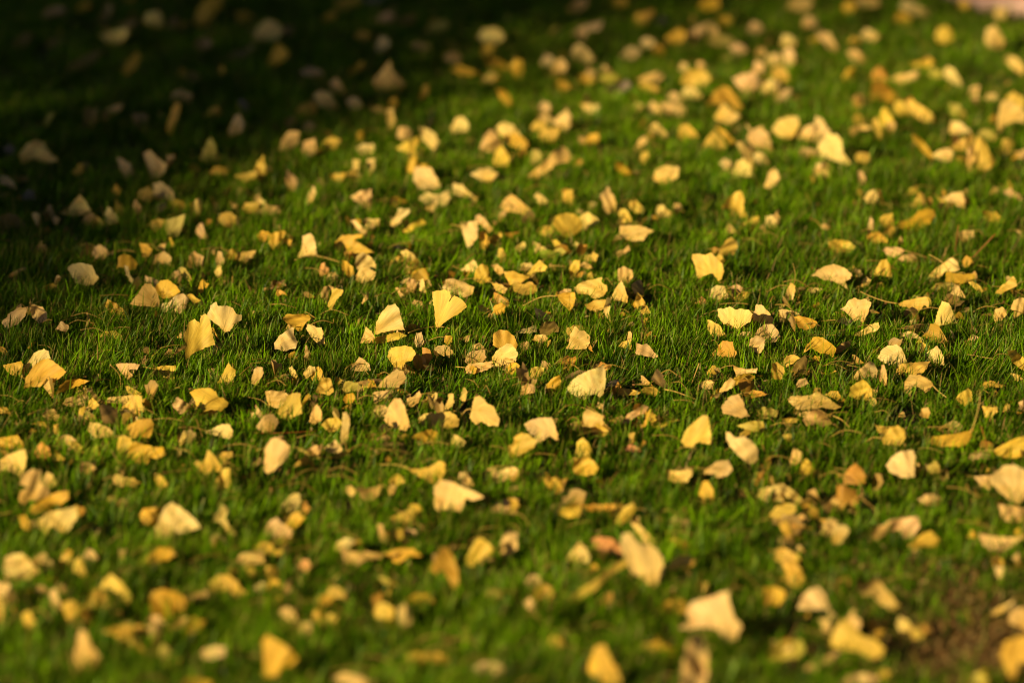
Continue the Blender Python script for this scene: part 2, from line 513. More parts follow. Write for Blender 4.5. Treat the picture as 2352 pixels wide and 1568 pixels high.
C 40,97 47,91 53,88 60,86 66,88 72,91 76,95 75,99 70,101 73,109 66,104 58,101 51,100 46,97 ! the wide low-peaked cream leaf
Y 72,89 79,87 78,92 75,93
Y 97,96 100,89 104,82 109,81 112,87 114,97 106,97
C 85,106 87,100 90,97 95,100 92,105 87,107
C 148,96 155,89 162,84 169,80 173,83 176,90 170,93 163,92 158,98 152,98
G 164,94 167,92 172,94 181,95 189,94 190,99 185,101 179,103 170,102 164,102 | 166,93 160,84 148,77 ! the golden strap leaf in front of a cream tent
L 150,108 155,103 165,102 170,105 167,110 157,111
C 164,114 169,111 171,104 175,106 179,112 182,117 176,116 170,116
Y 184,102 188,101 194,105 198,110 196,112 190,108
Y 209,112 214,106 221,101 225,97 228,101 228,106 221,109 214,113
C 16,115 18,108 21,103 25,106 24,114 22,119 18,119 | 24,104 25,95 23,85
C 35,109 40,107 50,108 47,111 40,112
P 67,127 72,124 74,120 79,117 84,119 88,118 94,121 92,129 89,135 87,140 83,136 79,138 76,134 72,130 ! the pleated pinkish fan standing in grass
K 62,138 68,135 76,136 77,139 73,142 67,139 | 62,137 49,138
Y 119,122 127,119 137,117 145,116 147,120 147,126 143,123 138,129 130,126 123,124 | 119,122 108,120 96,116 85,111 ! the yellow leaf trailing a long thin stem
C 152,143 156,130 160,120 166,122 168,125 171,133 174,140 166,140 158,142 ! the clean-cut upright wedge leaf
C 10,128 14,127 25,129 29,132 24,134 19,137 13,134
G 24,134 28,133 37,135 44,138 45,140 41,144 35,146 29,144 26,139
B 21,126 25,132 28,142 24,138
P 207,134 209,127 215,125 219,128 219,132 215,137 211,141 209,139
P 223,127 226,119 231,116 237,117 238,132 230,130
C 78,151 86,146 94,141 101,139 102,143 99,147 92,149 86,152
B 120,145 128,142 142,140 143,143 140,146 141,149 135,147 128,145 | 120,145 112,146
C 121,149 129,147 137,150 142,154 141,156 135,153 127,154
G 39,157 42,153 50,153 55,157 60,161 62,163 59,171 54,168 47,167 41,163 33,167 36,160
S 27,156 40,151 63,151
K 167,146 170,148 173,156 169,153
P 184,155 188,150 193,152 190,156
T 2 0
G 23,42 25,32 30,25 37,18 44,16 52,21 60,28 56,32 48,38 43,34 38,41 30,41 ! the broad deep-gold leaf of the sharp trio
C 20,27 25,20 31,11 40,7 44,9 46,16 38,18 32,24 27,28 22,30
G 3,22 11,20 19,18 21,21 19,27 22,34 14,32 7,28
G 0,4 5,6 8,12 3,11 0,9
G 25,5 30,0 33,0 30,4 26,7
G 52,48 55,41 62,35 72,34 82,36 76,39 68,42 60,45
B 65,32 67,30 76,31 86,32 80,34 68,35
S 71,20 63,33
P 107,21 111,20 120,20 128,21 125,26 118,26 122,31 117,35 112,29
S 101,21 110,31 111,45
P 130,20 132,13 134,13 133,21
Y 139,25 145,23 153,22 161,22 161,28 159,35 153,33 147,33 142,30 | 140,25 131,23
Y 200,38 204,30 210,19 212,23 216,26 216,31 214,37 206,37 ! the sharp folded leaf with a spiky tip
Y 115,41 119,41 124,44 130,47 126,49 119,49
B 80,43 83,42 88,48 94,56 91,57 85,50
Y 81,62 82,54 85,51 91,58 88,62
P 58,57 61,52 70,50 80,48 81,53 78,59 68,60 62,59
C 95,55 101,51 110,50 121,49 124,51 122,59 116,60 110,57 102,56
Y 112,61 118,55 124,49 130,50 130,57 133,62 128,67 122,66 118,61
Y 72,65 74,61 78,59 78,66 79,71 76,69
B 92,60 94,58 101,59 108,63 108,72 110,79 103,75 95,75 93,67 ! the smooth tan leaf standing before a yellow heap
Y 131,54 134,52 140,57 144,63 139,64 133,60
B 110,64 117,62 121,68 118,74 114,72
Y 175,47 180,44 186,43 192,43 198,46 200,51 205,52 209,56 207,60 202,64 195,62 188,64 182,60 179,53 ! the big open yellow leaf dappled by shadow
P 158,59 161,54 163,51 170,55 175,60 174,67 165,66 162,62 | 174,60 182,59
Y 0,60 6,60 9,64 11,69 6,66 0,66
P 39,66 43,62 50,62 54,68 53,73 45,71 40,69
Y 28,75 38,73 43,75 46,80 41,79 33,76
C 81,81 83,74 91,75 100,79 106,86 98,88 88,88
G 116,84 118,77 127,72 138,71 141,76 139,83 137,88 128,87 120,89 ! the golden hooded leaf in a pile
C 185,83 195,80 203,76 210,76 213,81 213,87 210,89 202,87 194,85
C 164,96 166,88 169,81 171,85 169,92 166,96
G 0,88 8,87 16,86 21,93 21,98 12,98 0,97
C 0,110 8,104 16,101 22,99 24,106 23,115 19,124 12,120 4,118 0,120
P 50,90 57,86 64,86 70,90 64,94 60,96 52,94
Y 62,92 70,91 75,96 77,102 70,102 66,98
O 31,104 34,96 38,92 45,98 46,104 40,108 34,108
Y 50,98 54,102 59,107 59,115 56,116 52,108
Y 85,106 87,97 90,95 92,101 94,107 89,108
Y 107,100 109,89 114,86 120,89 122,95 119,104 113,107 109,105
G 119,97 124,92 133,95 143,97 149,97 151,104 143,108 137,106 136,112 125,111 118,107
P 73,115 76,110 82,111 88,116 84,119 77,123 74,121
Y 179,112 182,109 187,112 191,100 196,104 203,114 201,120 195,117 191,123 184,118 ! the glowing winged leaf with a raised centre
Y 201,105 205,101 213,101 213,106 206,111 203,109
Y 195,134 200,125 205,117 211,116 211,126 212,135 204,136
C 104,126 106,121 113,124 122,125 129,129 122,132 110,133 105,130
Y 142,125 147,122 152,127 154,131 148,135 144,131
P 18,131 22,122 30,118 38,119 37,128 40,133 45,137 43,143 34,145 28,145 22,150 18,145 19,138 26,134 ! the crumpled pink leaf beside a golden one
P 39,127 43,120 48,122 54,132 53,137 46,137 40,133
G 30,152 35,146 42,143 49,139 60,138 61,144 56,151 47,150 38,156 31,157
L 86,147 94,143 105,141 106,145 95,148
S 142,122 160,119 178,117
T 2 1
P -5,38 -2,26 1,23 6,24 7,29 3,36 0,40
C 30,25 33,22 36,26 39,33 36,33 32,30
C 42,34 45,27 49,22 54,23 55,27 50,31 45,35 | 43,34 24,37 7,39
G 49,32 53,25 58,23 61,28 63,34 58,37 53,37
Y 55,46 58,38 63,33 68,34 70,40 71,46 67,49 58,47
B 44,18 45,8 46,3 49,8 51,15 48,17
P 86,26 90,20 95,14 100,17 104,21 105,26 99,27 93,27
Y 122,10 125,6 132,5 137,4 143,6 146,11 143,17 137,19 134,26 127,23 124,18 121,14 ! the ruffled yellow leaf in the sharpest grass
B 144,15 147,11 152,14 154,21 151,26 147,25 145,20
B 152,12 156,15 157,21 163,21 163,26 157,27 154,22
C 164,7 167,4 174,3 178,5 182,11 178,15 172,13 167,10
P 111,42 118,34 124,29 129,25 135,28 138,33 134,37 131,42 122,42 | 112,42 106,43 100,45 ! the pink wedge leaf pointing along its stem
B 93,37 100,35 110,34 118,34 113,37 107,42 100,42 95,38
L 79,45 80,36 85,36 93,38 98,42 92,45 85,46 80,47
P 197,9 200,3 205,1 209,4 207,9 200,12
C 216,19 217,14 224,6 230,2 235,3 240,10 238,18 230,20 222,21 ! the pale peaked leaf over a flat pink one
P 193,24 196,20 206,19 216,18 217,22 212,26 201,29 194,29 | 193,24 182,23
C 217,22 222,18 231,15 236,17 238,24 232,27 221,26
P 9,46 14,45 20,46 27,47 31,51 28,57 22,61 16,60 12,58
Y 19,65 26,57 29,50 33,48 40,48 41,58 42,66 37,68 30,72 24,70 ! the upright yellow leaf with a dark fold
B 47,66 50,56 53,48 57,50 54,58 49,66
P 49,73 52,62 56,57 60,65 60,72 53,76
G 80,53 83,48 89,47 91,52 87,57 82,56
P 104,53 109,46 116,45 123,45 121,50 116,54 108,56
Y 121,49 124,45 126,48 124,50
S 113,55 136,47
P 139,57 139,52 145,50 150,45 152,50 149,56 143,60
B 157,58 158,47 162,52 167,59 164,62 159,61
C 173,62 176,55 177,48 181,48 182,56 177,62
P 187,52 190,43 192,42 194,47 192,55 189,54
C 197,70 199,60 201,52 205,50 209,53 213,58 218,60 220,65 223,70 222,77 213,77 208,73 203,76 199,73 | 199,62 193,63 188,70 186,74 ! the lobed cream leaf with a hooked stem
P 108,62 111,59 118,58 121,62 119,68 113,70
P 118,72 122,61 127,53 132,53 136,59 139,70 141,77 137,82 130,80 123,77 ! the large peach half of a heart-shaped leaf
C 150,70 156,66 167,66 177,64 182,67 186,72 184,78 176,80 168,77 158,79 152,76
Y 60,76 66,71 73,69 78,73 77,79 70,83 65,81
C 77,93 79,78 80,66 83,65 86,72 85,84 84,93 80,93 ! the tall narrow pale leaf set on edge
P 0,58 4,64 9,72 10,76 5,72 0,66
P 12,72 16,68 20,71 17,76 13,77
P 8,118 9,98 14,90 18,89 25,92 30,96 30,103 25,110 16,119 11,121 ! the folded peach leaf standing on its point
P 100,88 107,84 118,84 124,88 118,90 106,90
Y 132,88 136,84 140,86 137,91
G 143,88 149,84 158,81 167,83 166,91 162,96 157,93 150,91
B 109,96 118,92 130,92 138,94 128,96 118,97
P 179,93 182,85 188,88 193,92 190,96 184,98
P 50,98 55,95 61,94 60,101 56,104
P 64,98 67,94 73,90 77,94 79,99 76,102 68,102
L 34,96 42,97 52,104 60,106 56,108 46,103
G 68,106 75,102 86,99 85,103 76,107 70,108
Y 34,115 40,108 46,105 51,108 54,115 46,113 40,114 | 53,114 72,117
Y 140,117 150,117 160,115 168,110 172,111 173,118 171,126 165,131 158,128 150,124 144,120 | 142,117 128,113 110,113 ! the spoon-like yellow leaf on a thin pale stem
O 119,108 122,104 124,108 122,111
Y 122,128 126,122 132,122 137,128 130,132 124,132
C 185,126 188,120 193,120 198,127 200,132 194,134 188,130
P 217,124 225,118 236,115 240,118 234,125 224,130 218,129
P 167,150 167,134 172,129 182,129 191,134 200,137 206,143 200,146 192,144 190,157 178,155 171,156 ! the hooked brownish-cream leaf in soft focus
P 93,134 104,134 114,133 113,140 108,145 100,146 95,141
C 83,133 88,132 92,138 88,142 84,139
P 121,136 125,131 129,133 127,140 122,141
C 21,153 28,145 34,139 39,141 41,149 38,156 30,158 23,157
O 41,149 45,146 50,153 47,157 42,156
Y 139,155 142,149 150,149 153,155 146,160
P 217,150 224,146 236,143 240,146 238,157 228,158 218,156
N 0,84 22,84 58,82
T 2 2
G -5,28 -2,20 3,19 7,22 6,27 0,30
Y 97,4 101,0 109,-2 110,8 103,6
P 114,11 115,1 119,3 124,2 127,5 131,10 134,13 130,15 123,13 118,12 ! the pinkish ridged leaf half sunk in sharp grass
G 53,20 54,16 58,16 58,21 55,24
B 61,23 62,16 64,17 65,24
O 79,23 82,18 86,20 92,21 90,25 86,27 83,25 | 92,21 99,24
B 3,24 9,25 10,19 13,23 15,30 18,38 12,44 8,38
Y 16,33 18,24 24,23 29,24 28,30 22,34
P 8,49 9,41 15,38 22,41 20,47
G 28,46 33,38 38,33 43,31 45,36 44,43 37,46
B 45,36 50,32 56,28 62,26 68,27 62,33 56,37 52,33 47,38
C 51,43 55,37 62,31 70,27 78,25 83,23 85,28 85,38 83,48 80,51 75,48 66,53 58,49 53,46 ! the biggest pleated cream leaf with a pointed corner
K 86,41 90,36 97,34 99,41 93,41
Y 90,45 95,42 107,43 118,46 113,49 100,49 92,48
Y 118,45 122,41 130,41 136,46 131,50 124,49
B 128,35 132,27 134,25 138,30 141,37 145,43 141,44 134,39 | 140,44 150,46 169,53 ! the grey-tan horn-shaped leaf
C 171,41 175,37 181,35 186,37 184,43 177,43
S 172,20 165,39
C 204,22 210,24 217,25 225,24 224,29 214,29 206,32 | 204,22 196,23 188,27
G 203,34 210,30 218,29 223,32 219,36 210,38 206,40
P 189,47 194,40 200,33 205,36 204,41 197,45 192,46
B 182,48 188,48 193,46 188,52
O 217,48 221,44 227,45 235,48 228,50 221,52 218,51
P 193,61 196,55 202,50 208,49 212,55 214,62 218,68 210,70 202,67 195,66 ! the pinkish cone-shaped leaf
L 226,64 230,60 237,61 245,63 243,69 232,71 227,68
L 207,77 214,75 222,73 230,73 232,80 228,87 222,83 214,80
P 77,60 79,55 84,57 83,62
C 12,76 17,73 23,71 30,70 36,70 39,77 41,84 42,92 38,89 34,86 29,90 24,93 20,87 15,82 ! the arched cream leaf over a yellow one
Y 2,88 9,84 16,86 23,92 19,98 9,103 3,107 -2,104 0,97 5,94
P 65,86 66,74 66,66 70,62 76,65 84,68 83,73 87,78 92,82 84,82 77,84 70,85
P 102,75 106,66 113,63 120,58 125,60 121,66 113,69 108,74
G 121,75 124,65 127,62 126,72 122,78 116,80 117,76
Y 128,72 129,65 135,69 146,70 152,72 143,76 135,80 129,77 | 152,72 166,74
Y 156,92 159,83 164,77 170,72 175,68 179,69 181,77 182,87 182,94 175,93 171,92 165,97 160,97 ! the brilliant yellow peaked leaf
C 197,84 201,84 205,89 213,88 220,92 225,99 225,108 220,113 213,109 206,103 201,97 198,91 ! the mitten-shaped cream leaf
N 62,86 80,88
N 87,92 100,87 110,83
Y 59,103 60,92 65,88 70,93 74,101 72,106 63,106
Y 56,114 59,107 67,106 74,109 79,116 76,121 67,123 58,121
R 104,99 108,94 113,95 119,100 112,101
G 32,132 35,126 41,124 46,128 47,134 42,140 36,138
C 144,124 146,118 154,119 164,117 165,122 160,129 151,129 145,128
C 174,122 181,115 188,110 198,109 202,117 197,123 189,125 181,121
G 172,138 175,129 180,128 185,136 185,143 178,144 173,142 ! the deep golden egg-shaped leaf
P -2,116 5,116 6,122 3,128 -2,126
Y 44,157 50,150 58,147 62,152 61,160 50,162
O 64,149 78,149 92,149 93,153 85,156 70,155
Y 95,165 102,152 110,149 113,154 108,163 101,168
C 225,142 228,135 236,134 238,142 231,146
G -3,144 5,145 7,151 0,156
T 2 3
Y 3,33 4,20 9,19 14,23 16,29 11,35 6,34
Y 12,20 17,13 24,12 29,15 24,19 18,23 14,23
B 22,26 26,19 32,14 34,11 36,18 35,27 36,31 30,29 ! the brown-grey leaf rising to a point
B 60,11 64,5 70,0 77,-1 75,4 68,9
P 26,39 28,35 34,33 37,38 33,41 27,42
G 47,24 49,27 55,29 61,26 63,27 58,29 52,30 47,28
P 78,34 82,27 87,23 93,18 97,20 100,27 99,33 91,32 84,36
Y 75,50 76,42 81,38 87,35 91,38 95,44 95,50 89,54 82,53
C 101,15 104,9 110,4 118,3 122,6 125,12 127,19 121,23 112,22 105,18 ! the broad smooth cream leaf of the sharp heap
P 102,34 104,22 107,22 109,30 109,39 107,41 104,37
Y 119,24 124,20 135,19 148,18 145,25 140,30 131,32 124,31 118,28
Y 133,7 136,1 140,-3 143,1 148,3 147,8 140,10
C 136,18 142,12 149,8 155,4 158,8 161,14 161,22 154,19 145,18
P 125,46 126,37 130,31 140,31 146,34 151,39 149,43 144,47 139,42 133,41 131,51 | 151,40 157,46 165,52
C 19,53 23,50 33,50 40,49 45,46 52,50 59,55 66,60 60,62 50,60 38,63 28,62 23,58 | 66,60 81,61 ! the long low cream leaf with a bent peak
G 53,49 58,45 63,45 67,50 72,54 66,56 60,52
P 92,53 94,50 99,53 100,58 95,60
P 23,66 30,64 39,64 34,70
P 32,72 38,66 42,63 48,63 54,69 58,74 55,77 50,78 44,75 36,77
Y 12,71 20,69 28,71 26,74 15,74
S 57,67 68,72 75,79
P 139,67 142,61 147,60 149,65 147,70 142,69
Y 173,52 177,47 184,43 187,46 187,54 182,59 177,57
Y 195,40 200,36 207,36 213,39 218,40 214,42 206,41 200,43
G 149,92 152,87 160,86 170,85 180,83 188,80 186,86 183,93 178,97 170,96 160,96 152,95 | 186,84 190,74 194,58 195,45 ! the golden leaf with a tall upturned stalk
Y 197,59 203,60 210,60 211,64 206,68 204,73 199,68
P 230,56 236,53 237,66 232,62
Y 220,9 227,8 234,14 238,20 236,27 230,24 224,18
S 171,16 182,12 195,14 207,16
Y 223,29 228,29 234,34 230,37
Y 105,90 108,85 112,79 119,77 125,81 126,89 121,95 112,95 106,93 | 105,89 97,88 90,92 ! the round cupped yellow leaf
Y 98,76 103,77 110,79 107,84 101,83
Y 13,86 17,84 21,85 21,93 17,91 | 18,93 10,99 0,105
P 20,108 24,98 30,101 30,109 25,113 21,112
C 109,114 113,108 118,103 125,101 132,100 135,106 134,116 134,124 127,125 120,123 113,120 ! the split cream leaf like two upright shells
L 136,118 142,114 149,113 153,109 157,114 157,120 148,124 139,124 | 157,118 185,121
O 70,122 75,116 80,112 85,116 89,123 89,130 80,131 70,130
Y 209,99 215,95 225,90 236,87 240,92 238,103 228,107 216,106 210,103 | 209,100 190,101
P 184,107 187,102 195,102 204,103 203,108 195,107 188,109
C 205,129 209,121 217,115 226,114 236,119 242,128 239,138 231,149 223,146 213,138 ! the largest smooth pale leaf near the side edge
P 190,124 200,123 208,122 206,130 204,136 196,132
Y 29,122 31,112 35,107 40,112 43,119 42,125 35,122 | 30,118 12,131
C 0,138 6,131 14,130 20,134 26,139 31,147 27,148 20,144 12,147 0,146
P 58,145 62,141 69,141 73,147 69,151 61,150
P 139,145 144,140 151,139 158,144 156,149 147,150 142,148
Y 2,159 8,151 17,148 24,150 24,156 10,163
Y 37,157 40,151 45,153 47,159 42,163
P 213,150 222,150 238,154 238,166 226,167 215,163
P 0,118 4,125 6,131 0,131
N 196,78 201,95 204,110
T 3 0
C 37,8 42,2 52,-2 68,-4 69,4 65,14 60,19 54,17 47,12 44,19 39,14 ! the large cream leaf with a notched lower edge
G 17,3 23,2 28,10 26,16 21,15
G 128,2 132,-4 147,-3 147,12 138,13 131,10
C 146,24 145,14 148,2 151,-4 157,-9 165,-5 174,2 182,13 174,18 162,20 153,24 ! the big glowing cream leaf in soft foreground focus
C 195,8 199,1 204,-5 209,-2 207,6 215,18 210,20 203,9
P 196,18 201,20 210,26 206,29 198,27
C 5,50 7,42 13,38 20,37 26,42 30,49 35,54 30,58 26,62 18,61 8,61 | 34,54 50,50 65,54 ! the plump teardrop leaf on a looping stem
Y 54,49 58,38 63,39 64,48 58,51
Y 67,54 68,46 73,41 77,49 80,57 75,58
P 76,39 81,33 87,36 89,42 84,46 78,44
L 107,56 110,50 121,49 123,54 119,59 109,59
G 129,45 137,39 146,32 155,33 160,39 155,43 143,47 133,48
P -2,64 9,65 10,73 4,78 -2,77
Y -3,76 2,80 4,92 2,104 -3,102
P 45,76 50,70 54,79 56,87 53,91 48,86
P 54,68 59,65 62,74 57,74
Y 78,90 80,81 84,72 91,69 98,77 100,86 98,92 90,88 83,92
Y 94,72 97,64 103,58 110,62 117,71 122,80 127,86 118,84 110,78 103,70 ! the blurred ridge-like leaf in a low heap
Y 58,84 66,82 75,87 70,96 65,104 60,96
Y 20,101 21,92 27,90 32,99 31,106 25,106
G 140,80 143,73 150,70 160,73 168,77 171,84 166,90 156,93 146,93 141,88 ! the round golden leaf with a pale strip beside
P 171,78 178,74 189,72 190,78 183,82 173,81
P 139,95 145,94 151,101 146,103 140,99
Y 193,70 196,63 202,57 210,57 218,62 221,70 226,73 217,78 210,72 202,72 197,74
P 217,45 222,37 233,36 240,38 241,46 232,47 222,49
Y 225,50 233,50 235,57 228,57
G 95,110 103,105 113,103 120,105 120,113 112,117 103,112
G 122,104 130,103 139,106 144,111 137,116 128,112
Y 118,120 121,115 127,117 133,125 131,131 124,131 119,126
P 68,133 70,122 74,110 80,113 85,124 92,132 89,140 82,148 75,145 71,140 ! the tall peach leaf blurred near the front edge
C 185,130 188,124 197,122 206,124 205,131 195,135 187,134
L 146,127 150,120 156,127 153,134 148,133
G 165,157 173,152 184,151 193,156 190,165 170,165
P 158,104 163,97 171,96 170,103 162,107
N 185,42 215,33 235,24
T 3 1
P 8,20 12,9 19,4 23,10 32,17 30,22 18,24 10,22
Y 13,27 20,22 28,23 26,31 18,30
Y 0,32 5,26 14,27 17,34 24,34 20,39 8,38 1,37
R 39,48 42,43 48,43 51,49 47,55 41,53 ! the blurred red dot of a leaf
Y 9,58 10,50 19,50 21,58 15,61
G 10,68 13,61 20,61 24,67 19,73 12,72
G 13,79 17,74 23,78 21,85 14,84
C -5,77 -3,69 4,64 9,65 9,71 2,77
Y 64,76 67,69 73,67 79,71 82,80 76,83 68,81
G 54,81 60,76 69,77 71,83 63,86 57,86
P 22,90 25,86 31,87 37,94 38,100 31,100 24,96
Y 65,98 67,93 74,94 78,100 74,106 68,103
C 39,107 43,101 51,101 51,108 45,114 38,111
G 7,140 8,120 12,115 22,119 33,127 38,134 33,141 24,143 20,150 12,150 8,146 ! the big golden leaf blurred at the front
C 72,34 76,26 84,23 90,26 86,32 78,36
P 80,33 88,36 98,36 107,37 118,37 112,42 100,44 93,49 84,45
Y 119,19 126,15 134,15 135,22 130,26 122,24
P 135,17 140,14 147,17 145,23 138,24
P 111,11 117,11 119,20 121,28 115,27
Y 124,5 133,0 144,-3 145,5 139,9 130,9
G 160,52 165,43 170,35 176,35 183,45 186,55 184,66 180,69 177,62 171,53 165,58 ! the arched golden leaf like an open clothes peg
G 120,38 130,33 144,33 150,40 141,40 131,47 125,44
Y 195,42 200,28 206,23 213,27 219,34 215,39 207,42 201,48 195,47
P 223,32 227,22 233,17 239,20 240,33 234,41 228,42 224,38
Y 108,91 112,83 120,83 126,88 125,98 116,99 110,97
P 130,102 131,88 136,84 142,88 144,100 139,106 132,107
G 139,80 147,74 158,74 164,82 154,85 143,84
L 211,75 216,69 224,71 226,77 218,80
L 112,58 120,60 129,65 124,69 117,65
Y 138,132 145,127 157,129 158,136 149,138 141,137
G 159,131 168,128 178,133 174,139 163,138
P 200,142 208,137 219,136 227,142 225,149 213,149 204,147
P 73,152 80,146 90,148 104,152 116,156 112,161 82,161
T 3 2
C 51,42 55,35 62,27 67,31 72,40 69,46 60,47 53,46
R 75,26 80,23 92,24 99,29 101,36 97,41 90,35 82,40 78,34
C 102,33 104,24 110,22 117,29 126,30 134,35 139,45 139,55 133,63 128,67 118,61 109,55 104,45 ! the bulky pale leaf with a long rolled tail
C 110,10 117,12 126,20 130,27 128,31 121,27 114,18
Y 57,82 57,76 70,66 82,58 90,50 102,46 104,50 92,57 80,69 66,79
P 143,9 149,4 158,6 163,8 158,18 152,20 147,15
G 144,25 151,22 160,26 167,33 158,34 147,29
C 144,49 149,42 158,39 165,41 162,48 154,52 147,53
P 12,64 17,57 25,58 28,64 23,70 15,69
Y 19,76 22,70 29,65 36,68 39,75 35,82 26,83
P 10,83 16,78 21,82 20,90 13,88
O 83,84 86,75 93,73 92,83 87,88
G 136,90 140,82 149,78 160,82 160,91 150,92 140,88 | 138,89 116,99
P 160,92 166,82 178,79 188,76 197,75 200,84 203,95 207,104 204,113 196,117 188,108 176,106 165,108 156,106 163,100 ! the huge blurred peach leaf with a corner raised
P 156,160 157,138 160,124 165,115 173,115 178,122 180,135 180,150 178,160 160,166
Y 32,118 37,112 45,115 47,121 40,125 34,123
G 120,122 130,118 148,124 147,130 134,128 124,127
G 70,145 72,135 78,125 85,124 90,134 98,144 98,154 90,158 80,154 73,150 ! the golden bell leaf blurred at the bottom
T 3 3
G 10,11 17,8 21,18 16,20 12,16
P 24,5 31,1 37,5 34,10 27,10
P 49,18 52,8 58,4 63,7 64,15 60,20 54,21
P 97,20 99,13 105,12 113,6 123,5 135,5 136,13 131,22 126,24 120,16 110,20 102,24
Y 132,30 138,22 145,18 150,17 156,24 153,31 144,31 136,33
P 196,20 206,21 220,23 233,22 228,28 218,35 206,36 199,29
G 183,22 186,16 191,18 191,24
Y 8,42 9,35 14,31 20,35 28,39 30,46 22,48 12,46
G 10,65 16,56 14,47 24,46 31,52 32,62 28,68 18,67
G -3,70 6,68 15,71 16,78 9,86 -2,84
P 30,88 33,78 40,72 47,71 52,76 56,86 60,95 54,99 46,90 37,90 ! the blurred tan saddle-shaped leaf
C 47,98 57,98 58,110 52,112
P 84,70 92,64 99,60 105,67 112,75 119,84 112,88 103,85 96,77 87,76
G 205,45 209,40 216,43 215,48 208,49
P 208,50 216,50 217,60 212,62
C 118,102 121,96 127,98 132,106 127,110 120,108
Y 131,108 138,106 144,113 139,117 133,116
Y 60,122 63,110 69,101 76,101 81,108 86,113 97,116 104,124 101,131 92,133 82,128 70,128 ! the bright shoe-shaped yellow leaf
L 0,130 5,121 18,118 28,118 32,126 27,134 14,136 3,134
C 203,95 212,87 224,82 216,91
P 220,100 223,90 233,87 240,90 240,108 230,105
G 213,133 219,121 229,117 240,117 240,137 230,138 228,148 224,155 217,146 ! the big golden leaf beside the bare soil
P 68,157 75,149 88,147 99,151 98,158 80,163
P 48,138 54,131 65,127 61,135 52,141
P 34,143 39,138 47,141 43,147
L 184,151 193,146 203,152 200,162 188,160
'''
# ------------------------------------------------------------ helpers
def tag(o, label=None, cat=None, group=None, kind=None):
    if label: o['label'] = label
    if cat: o['category'] = cat
    if group: o['group'] = group
    if kind: o['kind'] = kind
    return o

def mesh_np(name, co, faces4=None, faces3=None, mat=None, tint=None, uv=None, smooth=True):
    """co (n,3); faces4 (m,4) and faces3 (k,3) index arrays"""
    me = bpy.data.meshes.new(name)
    f4 = np.zeros((0, 4), int) if faces4 is None else np.asarray(faces4)
    f3 = np.zeros((0, 3), int) if faces3 is None else np.asarray(faces3)
    co = np.asarray(co, dtype=np.float32)
    me.vertices.add(len(co))
    me.vertices.foreach_set('co', co.ravel())
    nl = f4.size + f3.size
    me.loops.add(nl)
    idx = np.concatenate([f4.ravel(), f3.ravel()]).astype(np.int32)
    me.loops.foreach_set('vertex_index', idx)
    n = len(f4) + len(f3)
    me.polygons.add(n)
    st = np.concatenate([np.arange(len(f4)) * 4, len(f4) * 4 + np.arange(len(f3)) * 3]).astype(np.int32)
    me.polygons.foreach_set('loop_start', st)
    me.update(calc_edges=True)
    me.validate()
    if smooth:
        me.polygons.foreach_set('use_smooth', np.ones(len(me.polygons), bool))
    if tint is not None:
        a = me.attributes.new('tint', 'FLOAT_COLOR', 'POINT')
        t = np.ones((len(co), 4), np.float32)
        t[:, :3] = tint
        a.data.foreach_set('color', t.ravel())
    if uv is not None:
        a = me.attributes.new('vein', 'FLOAT2', 'POINT')
        a.data.foreach_set('vector', np.asarray(uv, np.float32).ravel())
    if mat: me.materials.append(mat)
    return me

def obj(name, me, parent=None, loc=None):
    o = bpy.data.objects.new(name, me)
    COL.objects.link(o)
    if loc is not None: o.location = loc
    if parent: o.parent = parent
    return o

def nodes(name):
    m = bpy.data.materials.new(name)
    m.use_nodes = True
    t = m.node_tree
    return m, t, t.nodes, t.links, t.nodes['Principled BSDF'], t.nodes['Material Output']

